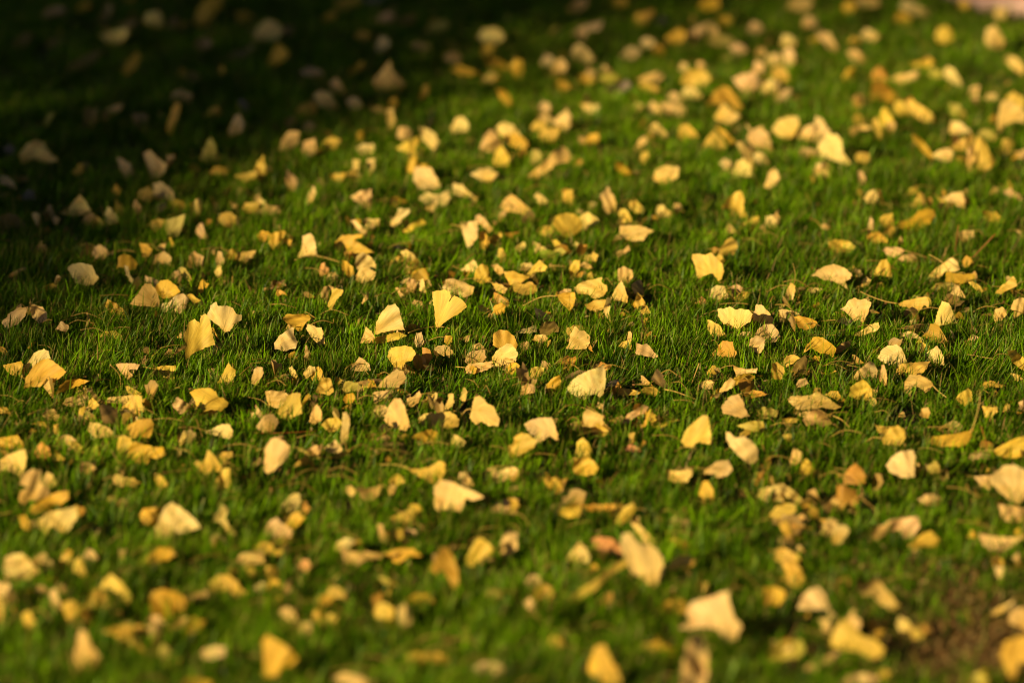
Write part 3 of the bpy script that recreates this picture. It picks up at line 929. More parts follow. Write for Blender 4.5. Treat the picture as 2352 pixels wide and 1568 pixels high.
# ------------------------------------------------------------ materials
def leaf_material():
    m, t, N, L, P, O = nodes('ginkgo_leaf_skin')
    at_ = N.new('ShaderNodeAttribute'); at_.attribute_name = 'tint'
    vn = N.new('ShaderNodeAttribute'); vn.attribute_name = 'vein'
    sep = N.new('ShaderNodeSeparateXYZ'); L.new(vn.outputs['Vector'], sep.inputs[0])
    # fine radiating veins: noise squeezed along the radius
    mp = N.new('ShaderNodeCombineXYZ')
    m1 = N.new('ShaderNodeMath'); m1.operation = 'MULTIPLY'; m1.inputs[1].default_value = 30.0
    m2 = N.new('ShaderNodeMath'); m2.operation = 'MULTIPLY'; m2.inputs[1].default_value = 1.3
    L.new(sep.outputs[0], m1.inputs[0]); L.new(sep.outputs[1], m2.inputs[0])
    L.new(m1.outputs[0], mp.inputs[0]); L.new(m2.outputs[0], mp.inputs[1])
    n1 = N.new('ShaderNodeTexNoise'); n1.inputs['Scale'].default_value = 1.0; n1.inputs['Detail'].default_value = 2
    L.new(mp.outputs[0], n1.inputs['Vector'])
    geo = N.new('ShaderNodeNewGeometry')
    n2 = N.new('ShaderNodeTexNoise'); n2.inputs['Scale'].default_value = 55.0; n2.inputs['Detail'].default_value = 4
    L.new(geo.outputs['Position'], n2.inputs['Vector'])
    n3 = N.new('ShaderNodeTexNoise'); n3.inputs['Scale'].default_value = 420.0; n3.inputs['Detail'].default_value = 2
    L.new(geo.outputs['Position'], n3.inputs['Vector'])
    # value modulation by veins
    r1 = N.new('ShaderNodeMapRange'); r1.inputs['From Min'].default_value = .3; r1.inputs['From Max'].default_value = .7
    r1.inputs['To Min'].default_value = .70; r1.inputs['To Max'].default_value = 1.1
    L.new(n1.outputs[0], r1.inputs[0])
    mul = N.new('ShaderNodeMix'); mul.data_type = 'RGBA'; mul.blend_type = 'MULTIPLY'; mul.inputs[0].default_value = 1
    L.new(at_.outputs['Color'], mul.inputs[6]); L.new(r1.outputs[0], mul.inputs[7])
    # ochre ageing patches
    r2 = N.new('ShaderNodeMapRange'); r2.inputs['From Min'].default_value = .52; r2.inputs['From Max'].default_value = .72
    r2.inputs['To Max'].default_value = .55
    L.new(n2.outputs[0], r2.inputs[0])
    mx = N.new('ShaderNodeMix'); mx.data_type = 'RGBA'; mx.blend_type = 'MULTIPLY'
    mx.inputs[7].default_value = (0.86, .72, .38, 1)
    L.new(r2.outputs[0], mx.inputs[0]); L.new(mul.outputs[2], mx.inputs[6])
    # small brown specks
    r3 = N.new('ShaderNodeMapRange'); r3.inputs['From Min'].default_value = .70; r3.inputs['From Max'].default_value = .76
    r3.inputs['To Max'].default_value = .7
    L.new(n3.outputs[0], r3.inputs[0])
    my = N.new('ShaderNodeMix'); my.data_type = 'RGBA'; my.inputs[7].default_value = (.22, .09, .03, 1)
    L.new(r3.outputs[0], my.inputs[0]); L.new(mx.outputs[2], my.inputs[6])
    col = my.outputs[2]
    L.new(col, P.inputs['Base Color'])
    P.inputs['Roughness'].default_value = .55
    P.inputs['Specular IOR Level'].default_value = .3
    b = N.new('ShaderNodeBump'); b.inputs['Strength'].default_value = .6; b.inputs['Distance'].default_value = .0008
    L.new(n1.outputs[0], b.inputs['Height']); L.new(b.outputs[0], P.inputs['Normal'])
    tr = N.new('ShaderNodeBsdfTranslucent'); L.new(col, tr.inputs[0])
    ms = N.new('ShaderNodeMixShader'); ms.inputs[0].default_value = .27
    L.new(P.outputs[0], ms.inputs[1]); L.new(tr.outputs[0], ms.inputs[2]); L.new(ms.outputs[0], O.inputs[0])
    return m

def grass_material():
    m, t, N, L, P, O = nodes('lawn_grass_blade')
    a = N.new('ShaderNodeAttribute'); a.attribute_name = 'tint'
    L.new(a.outputs['Color'], P.inputs['Base Color'])
    P.inputs['Roughness'].default_value = .40
    P.inputs['Specular IOR Level'].default_value = .14
    tr = N.new('ShaderNodeBsdfTranslucent')
    g = N.new('ShaderNodeMix'); g.data_type = 'RGBA'; g.blend_type = 'MULTIPLY'; g.inputs[0].default_value = 1
    g.inputs[7].default_value = (1.2, 1.25, .4, 1)
    L.new(a.outputs['Color'], g.inputs[6]); L.new(g.outputs[2], tr.inputs[0])
    ms = N.new('ShaderNodeMixShader'); ms.inputs[0].default_value = .2
    L.new(P.outputs[0], ms.inputs[1]); L.new(tr.outputs[0], ms.inputs[2]); L.new(ms.outputs[0], O.inputs[0])
    return m

def rough_material(name, c1, c2, scale=20, rough=.9, bump=.4, dist=.01):
    m, t, N, L, P, O = nodes(name)
    geo = N.new('ShaderNodeNewGeometry')
    n = N.new('ShaderNodeTexNoise'); n.inputs['Scale'].default_value = scale; n.inputs['Detail'].default_value = 6
    L.new(geo.outputs['Position'], n.inputs['Vector'])
    r = N.new('ShaderNodeValToRGB')
    r.color_ramp.elements[0].position = .35; r.color_ramp.elements[0].color = (*c1, 1)
    r.color_ramp.elements[1].position = .68; r.color_ramp.elements[1].color = (*c2, 1)
    L.new(n.outputs[0], r.inputs[0]); L.new(r.outputs[0], P.inputs['Base Color'])
    P.inputs['Roughness'].default_value = rough
    b = N.new('ShaderNodeBump'); b.inputs['Strength'].default_value = bump; b.inputs['Distance'].default_value = dist
    L.new(n.outputs[0], b.inputs['Height']); L.new(b.outputs[0], P.inputs['Normal'])
    return m

M_LEAF = leaf_material()
M_GRASS = grass_material()
M_STEM = rough_material('leaf_stalk', (.50, .30, .06), (.66, .44, .11), 60, .55, .2, .0004)
M_NEEDLE = rough_material('dry_pine_needle', (.30, .07, .015), (.45, .14, .03), 80, .5, .2, .0004)
M_SOIL = rough_material("dark_soil", (.020, .012, .006), (.085, .050, .022), 35)
M_PATH = rough_material('pink_path_stone', (.48, .29, .27), (.64, .42, .40), 45, .85, .3, .003)
M_BARK = rough_material('tree_bark', (.08, .055, .035), (.2, .15, .1), 14, .9, .8, .03)

# ------------------------------------------------------------ ground and path (the setting)
g = 160.0
me = mesh_np('ground', [(-g, -g, 0), (g, -g, 0), (g, g, 0), (-g, g, 0)], faces4=[(0, 1, 2, 3)], mat=M_SOIL, smooth=False)
tag(obj('ground', me), kind='structure')
PA, PB = at(2110, -8), at(2352, 48)
pd = (PB - PA).normalized()
pn = Vector((-pd.y, pd.x, 0))
if pn.y < 0: pn = -pn
def path_side(x, y): return (x - PA.x) * pn.x + (y - PA.y) * pn.y
a0, a1 = PA - pd * 14, PA + pd * 14
b0, b1 = a0 + pn * 3.2, a1 + pn * 3.2
zt = .03
co = [(*a0.xy, 0), (*a1.xy, 0), (*a1.xy, zt), (*a0.xy, zt), (*b0.xy, 0), (*b1.xy, 0), (*b1.xy, zt), (*b0.xy, zt)]
me = mesh_np('path', co, faces4=[(0, 1, 2, 3), (3, 2, 6, 7), (5, 4, 7, 6), (1, 5, 6, 2), (4, 0, 3, 7)], mat=M_PATH, smooth=False)
tag(obj('path', me), kind='structure')

# ------------------------------------------------------------ the catalogue of leaves: outlines in the working grid
TINT = dict(
    Y=(.90, .61, .10), G=(.86, .52, .055), C=(.94, .69, .25), P=(.93, .61, .24), B=(.60, .40, .15),
    L=(.60, .50, .10), M=(.42, .55, .06), K=(.50, .40, .30), O=(.84, .42, .07), R=(.84, .40, .19))  # B and K tints partly hold the dim of leaves turned from the sun
CW = dict(Y=['bright yellow', 'yellow'], G=['golden', 'deep golden'], C=['cream', 'pale cream'], P=['peach', 'peach tan'], B=['brown tan', 'tan brown'],
          L=['greenish yellow', 'yellow green'], M=['lime green'], K=['greyish', 'mauve grey'], O=['orange', 'orange'], R=['salmon red', 'salmon red'])

recs = []
row = colm = 0
for line in CAT.strip().splitlines():
    line = line.strip()
    if not line: continue
    k = line[0]
    if k == 'T':
        _, row, colm = line.split(); row = int(row); colm = int(colm); continue
    body, _, mark = line[2:].partition('!')
    pts, _, stem = body.partition('|')
    def conv(s):
        out = []
        for q in s.split():
            a, b = q.split(',')
            out.append((588 * colm + 2.5 * float(a), 392 * row + 2.5 * float(b)))
        return out
    recs.append(dict(k=k, p=conv(pts), s=conv(stem), mark=mark.strip() or None))

def area(p):
    a = 0
    for i in range(len(p)):
        x0, y0 = p[i - 1]; x1, y1 = p[i]
        a += x0 * y1 - x1 * y0
    return a / 2

def chaikin(p, n, w=.25):
    for _ in range(n):
        q = []
        for i in range(len(p)):
            a, b = p[i], p[(i + 1) % len(p)]
            q.append((a[0] * (1 - w) + b[0] * w, a[1] * (1 - w) + b[1] * w))
            q.append((a[0] * w + b[0] * (1 - w), a[1] * w + b[1] * (1 - w)))
        p = q
    return p

def scallop(p, amp):
    q = []
    n = len(p)
    for i in range(n):
        a, b = p[i], p[(i + 1) % n]
        q.append(a)
        dx, dy = b[0] - a[0], b[1] - a[1]
        l = math.hypot(dx, dy)
        m = int(l / 5.0)
        for j in range(1, m + 1):
            f = j / (m + 1)
            o = random.uniform(-1, .8) * amp
            q.append((a[0] + dx * f + dy / l * o, a[1] + dy * f - dx / l * o))
    return q

def build_blade(r):
    """outline -> curved sheet standing at its own spot on the lawn; returns world co, tris, veins"""
    p = r['p']
    if area(p) < 0: p = p[::-1]
    xs = [q[0] for q in p]; ys = [q[1] for q in p]
    wd, ht = max(xs) - min(xs), max(ys) - min(ys)
    cx, cy = (max(xs) + min(xs)) / 2, (max(ys) + min(ys)) / 2
    rnd = random.Random(int(cx * 7 + cy * 131))
    k = r['k']
    asp = ht / wd
    if asp < .45: lean = rnd.uniform(44, 60)
    elif asp < .7: lean = rnd.uniform(28, 46)
    else: lean = rnd.uniform(6, 32)
    yaw = rnd.uniform(-42, 10)
    if k == 'K': yaw = rnd.uniform(38, 52)
    if k == 'B': yaw = rnd.uniform(18, 42)
    if k == 'C': yaw = rnd.uniform(-50, -12)
    if r['mark'] and 'open notched' in r['mark']: lean, yaw = 12, -25
    lean, yaw = math.radians(lean), math.radians(yaw)
    n = Vector((math.sin(yaw) * math.cos(lean), -math.cos(yaw) * math.cos(lean), math.sin(lean)))
    ybot = max(ys)
    xb = sum(q[0] for q in p if q[1] > ybot - .25 * ht) / max(1, sum(1 for q in p if q[1] > ybot - .25 * ht))
    base = at(xb, ybot, rnd.uniform(.024, .030) if r['mark'] and abs(cy - 800) < 330 else rnd.uniform(.018, .027))
    if r['mark'] and 'open notched' in r['mark']: base = at(xb, ybot, .036)
    scale = (base - Vector((0, 0, H))).length / FP       # metres per grid unit
    size = max(wd, ht) * scale
    r['base'], r['size'], r['scale'] = base, size, scale
    sharp = abs(cy - 800) < 330
    p = [(cx + (a - cx) * 1.06, ybot + 1.5 + (b_ - ybot) * 1.05) for a, b_ in p]
    wd *= 1.06; ht *= 1.06; xs = [q[0] for q in p]; ys = [q[1] for q in p]
    if not sharp:      # blur hides corners: give the far and near leaves back their pointed fan corners
        dd = [math.hypot(a - cx, c_ - cy) for a, c_ in p]
        md = sum(dd) / len(dd)
        p = [(cx + (a - cx) * f, cy + (c_ - cy) * f) for (a, c_), f in
             ((v, (1.10 if d > 1.08 * md else .95)) for v, d in zip(p, dd))]
    q = scallop(p, 1.5 if sharp else 2.2)
    q = chaikin(q, 1, (.06 if r['mark'] else .12) if sharp else .08)
    step = max(3.5, max(wd, ht) / 14)
    pts = [Vector(v) for v in q]
    nb = len(pts)
    y = min(ys) + step * .6
    j = 0
    while y < max(ys):
        x = min(xs) + (step * .5 if j % 2 else 0)
        while x < max(xs):
            pts.append(Vector((x + rnd.uniform(-.2, .2) * step, y + rnd.uniform(-.2, .2) * step)))
            x += step
        y += step * .87; j += 1
    vout, _, fout, _, _, _ = delaunay_2d_cdt(pts, [(i, (i + 1) % nb) for i in range(nb)], [list(range(nb))], 1, 1e-4)
    if len(fout) == 0:
        vout, _, fout, _, _, _ = delaunay_2d_cdt(pts[:nb], [], [list(range(nb))], 1, 1e-4)
    # apex of the fan: where the stalk joins, otherwise the far lower point
    if r['s']:
        ap = r['s'][0]
    else:
        ap = max(p, key=lambda v: math.hypot(v[0] - cx, v[1] - cy) + (0.35 * (v[1] - cy)))
    a1_, a2_, a3_ = rnd.uniform(-1, 1), rnd.uniform(-1, 1), rnd.uniform(-1, 1)
    th = rnd.uniform(0, math.pi); ct, st = math.cos(th), math.sin(th)
    amp = size * rnd.uniform(.2, .42) / scale
    pl, pn_ = rnd.uniform(.0, .11), rnd.uniform(9, 17)
    if r['mark']: amp *= .55; pl *= .8
    if r['mark'] and 'open notched' in r['mark']: amp *= .5; pl = .10; pn_ = 15
    ph, fold = rnd.uniform(0, 6.28), rnd.uniform(-.3, .3)
    co, uv = [], []
    o = Vector((0, 0, H))
    den_max = None
    for v in vout:
        d = ray(v.x, v.y)
        dn = d.dot(n)
        t = (base - o).dot(n) / dn
        u_, v_ = (v.x - cx) / (wd * .5 + 1e-6), (v.y - cy) / (ht * .5 + 1e-6)
        uu, vv = u_ * ct + v_ * st, -u_ * st + v_ * ct
        bend = a1_ * .8 * uu * uu + a2_ * .7 * abs(uu - fold) + a3_ * .35 * math.sin(2.4 * vv + ph) + .12 * math.sin(7 * uu + 3 * vv + ph)
        an = math.atan2(v.x - ap[0], v.y - ap[1])
        bend += pl * math.sin(an * pn_ + ph) * min(1, math.hypot(v.x - ap[0], v.y - ap[1]) / (.5 * max(wd, ht)))
        dep = t * d.length + bend * amp * scale
        w_ = o + d.normalized() * dep
        if w_.z < .006:
            w_ = o + d * ((.006 - H) / d.z)
        co.append(w_)
        ang = math.atan2(v.x - ap[0], v.y - ap[1])
        uv.append((ang, math.hypot(v.x - ap[0], v.y - ap[1]) * scale * 25))
    return co, [tuple(f) for f in fout], uv

def tint_of(r, n, uv):
    b = np.array(TINT[r['k']])
    rnd = random.Random(int(r['p'][0][0] * 13 + r['p'][0][1] * 5))
    uvr = np.array([q[1] for q in uv]); uvr = (uvr - uvr.min()) / (np.ptp(uvr) + 1e-6)
    uva = np.array([q[0] for q in uv])
    b = b * rnd.uniform(.84, 1.06)
    b[1] *= rnd.uniform(.93, 1.05); b[2] *= rnd.uniform(.75, 1.25)
    T = np.tile(b, (n, 1))
    k_ = (rnd.uniform(.1, .75) * (1 - uvr) ** 1.3)[:, None]
    T = T * (1 - k_) + k_ * np.array((.84, .50, .045)) * (T.mean() / .6)
    e_ = (rnd.uniform(0, .5) * np.clip((uvr - .8) / .2, 0, 1) * (.5 + .5 * np.sin(uva * rnd.uniform(3, 9) + rnd.uniform(0, 6))))[:, None]
    T = T * (1 - e_) + e_ * np.array((.55, .30, .10))
    s_ = 1 + .10 * np.sin(uva * rnd.uniform(4, 10) + rnd.uniform(0, 6))
    return np.clip(T * s_[:, None], 0, .95)

def tube(pts, r0, r1, sides=6):
    co, f = [], []
    n = len(pts)
    for i, p in enumerate(pts):
        d = (pts[min(i + 1, n - 1)] - pts[max(i - 1, 0)])
        d = d.normalized() if d.length > 1e-9 else Vector((1, 0, 0))
        a = d.cross(Vector((0, 0, 1)))
        a = a.normalized() if a.length > 1e-3 else Vector((1, 0, 0))
        b = d.cross(a)
        r = r0 + (r1 - r0) * i / (n - 1)
        for s_ in range(sides):
            t = 2 * math.pi * s_ / sides
            co.append(p + a * math.cos(t) * r + b * math.sin(t) * r)
    for i in range(n - 1):
        for s_ in range(sides):
            f.append((i * sides + s_, i * sides + (s_ + 1) % sides, (i + 1) * sides + (s_ + 1) % sides, (i + 1) * sides + s_))
    c0 = len(co); co.append(pts[0]); co.append(pts[-1])
    f3 = []
    for s_ in range(sides):
        f3.append((c0, (s_ + 1) % sides, s_))
        f3.append((c0 + 1, (n - 1) * sides + s_, (n - 1) * sides + (s_ + 1) % sides))
    return co, f, f3

def smooth_line(p, n=5):
    out = []
    m = len(p)
    for i in range(m - 1):
        p0, p1, p2, p3 = p[max(i - 1, 0)], p[i], p[i + 1], p[min(i + 2, m - 1)]
        for j in range(n):
            t = j / n
            out.append(.5 * ((2 * p1) + (p2 - p0) * t + (2 * p0 - 5 * p1 + 4 * p2 - p3) * t * t + (3 * p1 - p0 - 3 * p2 + p3) * t ** 3))
    out.append(p[-1])
    return out

leaves = [r for r in recs if r['k'] not in 'SN']
for r in leaves: r['a'] = abs(area(r['p']))
# visible share: what lies outside the frame does not count
def in_frame(r):
    x = sum(q[0] for q in r['p']) / len(r['p']); y = sum(q[1] for q in r['p']) / len(r['p'])
    r['c'] = (x, y)
    return r['a'] * (1 if 0 < x < 2352 and 0 < y < 1568 else .4)
NTHING = 300
order = sorted(leaves, key=lambda r: -in_frame(r) - (1e6 if r['mark'] else 0))
for i, r in enumerate(order): r['thing'] = i < NTHING
# merged piles: leaves beneath a nearer one sit a little behind it by their own base row

# ---- words for the labels
def light_of(x, y):
    s = shade_px(x, y)
    return 'in deep shade' if s > .66 else ('half shaded' if s > .25 else '')
SH = [(-400, 1080), (0, 820), (250, 695), (450, 560), (700, 400), (1000, 250), (1400, 110), (2000, 10), (3200, -150)]
def edge_y(x):
    for (x0, y0), (x1, y1) in zip(SH, SH[1:]):
        if x <= x1: return y0 + (y1 - y0) * (x - x0) / (x1 - x0)
    return SH[-1][1]
def shade_px(x, y):
    d = edge_y(x) - y
    return 1 / (1 + math.exp(-d / 55.0))

def shape_words(r):
    p = r['p']; xs = [q[0] for q in p]; ys = [q[1] for q in p]
    wd, ht = max(xs) - min(xs), max(ys) - min(ys)
    asp = ht / wd
    top = [q for q in p if q[1] < min(ys) + .3 * ht]; bot = [q for q in p if q[1] > max(ys) - .3 * ht]
    tw = max(q[0] for q in top) - min(q[0] for q in top); bw = max(q[0] for q in bot) - min(q[0] for q in bot)
    sx = 0
    mx, my = r['c']
    for i in range(len(p)):
        sx += (p[i][0] - mx) * (p[i][1] - my)
    sx /= len(p) * wd * ht
    loc = 22 * (1 + (my - 784) / 2352.0)
    rel = math.sqrt(r['a']) / loc
    out = []
    sz = 'large' if rel > 2.6 else ('small' if rel < 1.75 else '')
    if asp < .5: sh = 'long low'
    elif asp > 1.5: sh = 'tall narrow'
    elif tw < .42 * wd and bw > .6 * wd: sh = 'peaked'
    elif tw > .75 * wd and bw < .5 * wd: sh = 'wedge-shaped'
    elif asp > 1.1: sh = 'upright'
    elif sx > .07: sh = 'slanting'
    elif asp < .75: sh = 'wide'
    else: sh = 'rounded'
    return sz, sh
# ---- landmark leaves keep their own description; every other label is built from look + the nearest landmark
marks = [r for r in order if r['mark'] and r['thing']]
def place_words(r, m, far=False):
    dx, dy = r['c'][0] - m['c'][0], r['c'][1] - m['c'][1]
    near = math.hypot(dx, dy * 1.3) < 90
    if abs(dx) < 22 and abs(dy) < 60: s = 'directly behind' if dy < 0 else 'directly in front of'
    elif abs(dy) < .35 * abs(dx): s = 'right of' if dx > 0 else 'left of'
    elif abs(dx) < .35 * abs(dy): s = 'behind' if dy < 0 else 'in front of'
    else: s = ('behind and ' if dy < 0 else 'in front and ') + ('right of' if dx > 0 else 'left of')
    if near and not s.startswith('directly'): s = 'just ' + s
    return s
def short_mark(m):
    import re
    s = re.split(r' (?:with|in|behind|on|near|beside|tapering|lying|standing|leaning|glowing|blurred|rising|facing|pointing|at|over|inside|before|set|dappled|trailing|like|above|of) ', m)[0]
    return s
def make_labels():
    shorts = {}
    for r in marks: shorts.setdefault(short_mark(r['mark']), []).append(r)
    used = set()
    for r in marks:
        m = r['mark']
        s = m[4:] if m.startswith('the ') else m
        if 'leaf' in s: s = s.replace('leaf', 'ginkgo leaf', 1)
        elif 'leaves' in s: s = s.replace('leaves', 'ginkgo leaves', 1)
        else: s = s + ' of a ginkgo leaf'
        r['label'] = s[0].upper() + s[1:] if False else s
        used.add(s)
    for r in order:
        if not r['thing'] or r['mark']: continue
        sz, sh = shape_words(r)
        li = light_of(*r['c'])
        ms = sorted(marks, key=lambda m: math.hypot(r['c'][0] - m['c'][0], (r['c'][1] - m['c'][1]) * 1.3))[:5]
        rnd = random.Random(int(r['c'][0] + r['c'][1] * 3))
        cands = []
        stem = ' with a stalk' if r['s'] else ''
        for m in ms[:4]:
            mk = m['mark']
            rel = place_words(r, m)
            for cw in CW[r['k']]:
                for pre in (f"{sh} {cw}", f"{sz} {sh} {cw}" if sz else f"medium-sized {sh} {cw}"):
                    for st_ in ([stem, ''] if stem else ['']):
                        for lt in ([' ' + li] if li else ['']):
                            cands.append(f"{pre} leaf{st_}{lt} {rel} {mk}")
        ok = None
        for c in cands:
            c = ' '.join(c.split())
            if c not in used and len(c.replace('-', ' ').split()) <= 16:
                ok = c; break
        if ok is None:
            for c in sorted(cands, key=len):
                c = ' '.join(c.split()).replace('medium-sized ', '')
                if c not in used: ok = c; break
        if ok is None or len(ok.replace('-', ' ').split()) > 16:
            for m in ms:
                sm = short_mark(m['mark'])
                if len(shorts[sm]) > 1: continue
                for cw in CW[r['k']]:
                    c = ' '.join(f"{sh} {cw} leaf {place_words(r, m)} {sm}".split())
                    if c not in used and len(c.replace('-', ' ').split()) <= 16 and (ok is None or len(ok.replace('-', ' ').split()) > 16): ok = c
        if ok is None: ok = 'LABEL MISSING'; print('no label for', r['c'])
        used.add(ok); r['label'] = ok
make_labels()

# ------------------------------------------------------------ build the leaves
stuff_co, stuff_f, stuff_t, stuff_uv = [], [], [], []
nst = 0
extra_stalks = []
O_ = Vector((0, 0, H))
def stalk_points(r, co):
    s = r['s']
    first = min(co, key=lambda v: (Vector((v.x, v.y, v.z)) - (O_ + ray(*s[0]) * ((v - O_).length / ray(*s[0]).length))).length)
    d0 = (first - O_).length
    end = at(*s[-1], .024)
    d1 = (end - O_).length
    # a stalk that rises in the picture stands up at the blade's own distance
    rise = s[0][1] - s[-1][1]
    if rise > 25: d1 = d0 + .01
    out = []
    n = len(s)
    for i, q in enumerate(s):
        f = i / (n - 1)
        out.append(O_ + ray(*q).normalized() * (d0 + (d1 - d0) * f))
    for v in out: v.z = max(v.z, .006)
    return smooth_line(out)

n_thing = 0
for r in order:
    co, f, uv = build_blade(r)
    if not f: print('no faces', r['k'], r['p'][:2]); continue
    ti = tint_of(r, len(co), uv)
    f3 = [t for t in f if len(t) == 3]; f4 = [t for t in f if len(t) == 4]
    if r['thing']:
        n_thing += 1
        base = r['base'].copy(); base.z = .0
        loc = [v - base for v in co]
        if r['s']:
            root = obj('ginkgo_leaf', None, loc=base)
            root.empty_display_size = .02
            me = mesh_np('blade', loc, f4 or None, f3, M_LEAF, ti, uv)
            obj('blade', me, root)
            pts = [v - base for v in stalk_points(r, co)]
            tc, tf, tf3 = tube(pts, .0011, .0008)
            obj('petiole', mesh_np('petiole', tc, tf, tf3, M_STEM), root)
        else:
            me = mesh_np('ginkgo_leaf', loc, f4 or None, f3, M_LEAF, ti, uv)
            root = obj('ginkgo_leaf', me, loc=base)
        tag(root, r['label'], 'leaf', 'fallen ginkgo leaves scattered on the lawn')
    else:
        stuff_co += co; stuff_uv += uv; stuff_t.append(ti)
        stuff_f += [tuple(i + nst for i in t) for t in f3]
        nst += len(co)
        if r['s']: extra_stalks.append(stalk_points(r, co))
# torn scraps and loose stalks half sunk between the blades
for i in range(2700):
    px_, py_ = random.uniform(-60, 2412), random.uniform(-30, 1640)
    if i % 6:
        q_ = random.choice(leaves)['c']
        px_, py_ = q_[0] + random.gauss(0, 24), q_[1] + random.gauss(5, 15)
    g0_ = at(px_, py_, random.uniform(.010, .024))
    if path_side(g0_.x, g0_.y) > -.03: continue
    k_ = random.choice('PPCGYBBO')
    b_ = np.array(TINT[k_]) * random.uniform(.55, 1.0)
    if i % 3 == 0:
        a_ = random.uniform(0, 6.28); l_ = random.uniform(.018, .036)
        d_ = Vector((math.cos(a_), math.sin(a_) * .8, random.uniform(-.1, .35))) * l_
        g0_.z = random.uniform(.022, .034)
        q_ = [g0_ - d_, g0_ + Vector((random.uniform(-.004, .004), 0, random.uniform(.002, .012))), g0_ + d_]
        for v in q_: v.z = max(v.z, .008)
        extra_stalks.append(smooth_line(q_)); continue
    # a small fan, folded along its middle, lying any way up
    r_ = random.choice((random.uniform(.006, .012), random.uniform(.010, .024)))
    n_ = Vector((random.gauss(-.3, .7), random.gauss(-.5, .7), random.uniform(.2, 1.2))).normalized()
    u_ = n_.orthogonal().normalized(); v_ = n_.cross(u_)
    a_ = random.uniform(0, 6.28); u_, v_ = u_ * math.cos(a_) + v_ * math.sin(a_), v_ * math.cos(a_) - u_ * math.sin(a_)
    m_ = 9; half = random.uniform(.4, 1.0); fl = random.uniform(.1, .8) * random.choice((-1, 1))
    ring, ringu = [], []
    for j in range(m_):
        t_ = (j / (m_ - 1) * 2 - 1)
        rr_ = r_ * 1.7 * random.uniform(.82, 1.08) * (1 - .3 * abs(t_) ** 3)
        ring.append(g0_ + (u_ * math.cos(half * t_) + v_ * math.sin(half * t_)) * rr_ + n_ * abs(t_) * rr_ * fl)
        ringu.append((half * t_, rr_ * 25))
    ap_ = g0_ - u_ * r_ * .4
    for v in ring: v.z = max(v.z, .005)
    stuff_co += [ap_] + ring
    stuff_uv += [(0, 0)] + ringu
    tt_ = np.tile(b_, (m_ + 1, 1)); tt_[0] = np.array((.8, .45, .05)) * random.uniform(.6, .9)
    stuff_t.append(tt_)
    stuff_f += [(nst, nst + 1 + j, nst + 2 + j) for j in range(m_ - 1)]
    nst += m_ + 1
for s_ in extra_stalks:
    tc, tf, tf3 = tube(s_, .0010, .0007, 5)
    stuff_co += tc; stuff_uv += [(0, 0)] * len(tc)
    stuff_t.append(np.tile(np.array((.62, .40, .09)) * random.uniform(.7, 1), (len(tc), 1)))
    for q in tf: stuff_f += [tuple(i + nst for i in (q[0], q[1], q[2])), tuple(i + nst for i in (q[0], q[2], q[3]))]
    stuff_f += [tuple(i + nst for i in t) for t in tf3]
    nst += len(tc)
me = mesh_np('leaf_litter', stuff_co, None, stuff_f, M_LEAF, np.concatenate(stuff_t), stuff_uv)
tag(obj('leaf_litter', me), 'smaller yellow and tan ginkgo leaves littering the lawn between the big ones', 'leaf litter', kind='stuff')

# loose stalks and pine needles
NEED = ['bright rust pine needle pointing up beside a yellow leaf']
ni = si = 0
needle_label = {0: 'faint reddish pine needle in the blurred grass behind the long peach leaf',
    1: 'short red pine needle under the peach leaves behind the open fan leaf',
    2: 'rust pine needle standing over a small yellow leaf',
    3: 'red pine needle standing nearly upright above the cream tent leaf',
    4: 'long slanting rust pine needle beside a small golden leaf',
    5: 'orange pine needle lying flat near the folded peach leaf',
    6: 'short brown pine needle under a two-lobed peach leaf',
    7: 'curved reddish pine needle lying under the crumpled peach leaves',
    8: 'thin dark red pine needle by the upturned golden stalk',
    9: 'long brownish pine needle blurred beside arched yellow leaves'}
stalk_words = ['arching yellow leaf stalk behind the salmon scrap', 'straight pale stalk lying before the open fan leaf', 'short tan stalk leaning over a golden leaf',
    'yellow stalk lying across the lime-green leaf', 'short straight yellow stalk right of the lime-green leaf', 'yellow stalk slanting down from the lime-green leaf',
    'curved cream stalk below the golden leaf in sharp grass', 'brown stalk leaning beside the sharp gold trio', 'dark crooked stalk beside a pinkish folded leaf',
    'long pale stalk lying in front of the orange leaf heap', 'pale straight stalk behind the peach heart leaf', 'upright tan stalk in sharp grass near the horn-shaped leaf',
    'yellow stalk curving down from the long low cream leaf', 'fine arched stalk alone in the sharp grass by the side edge']
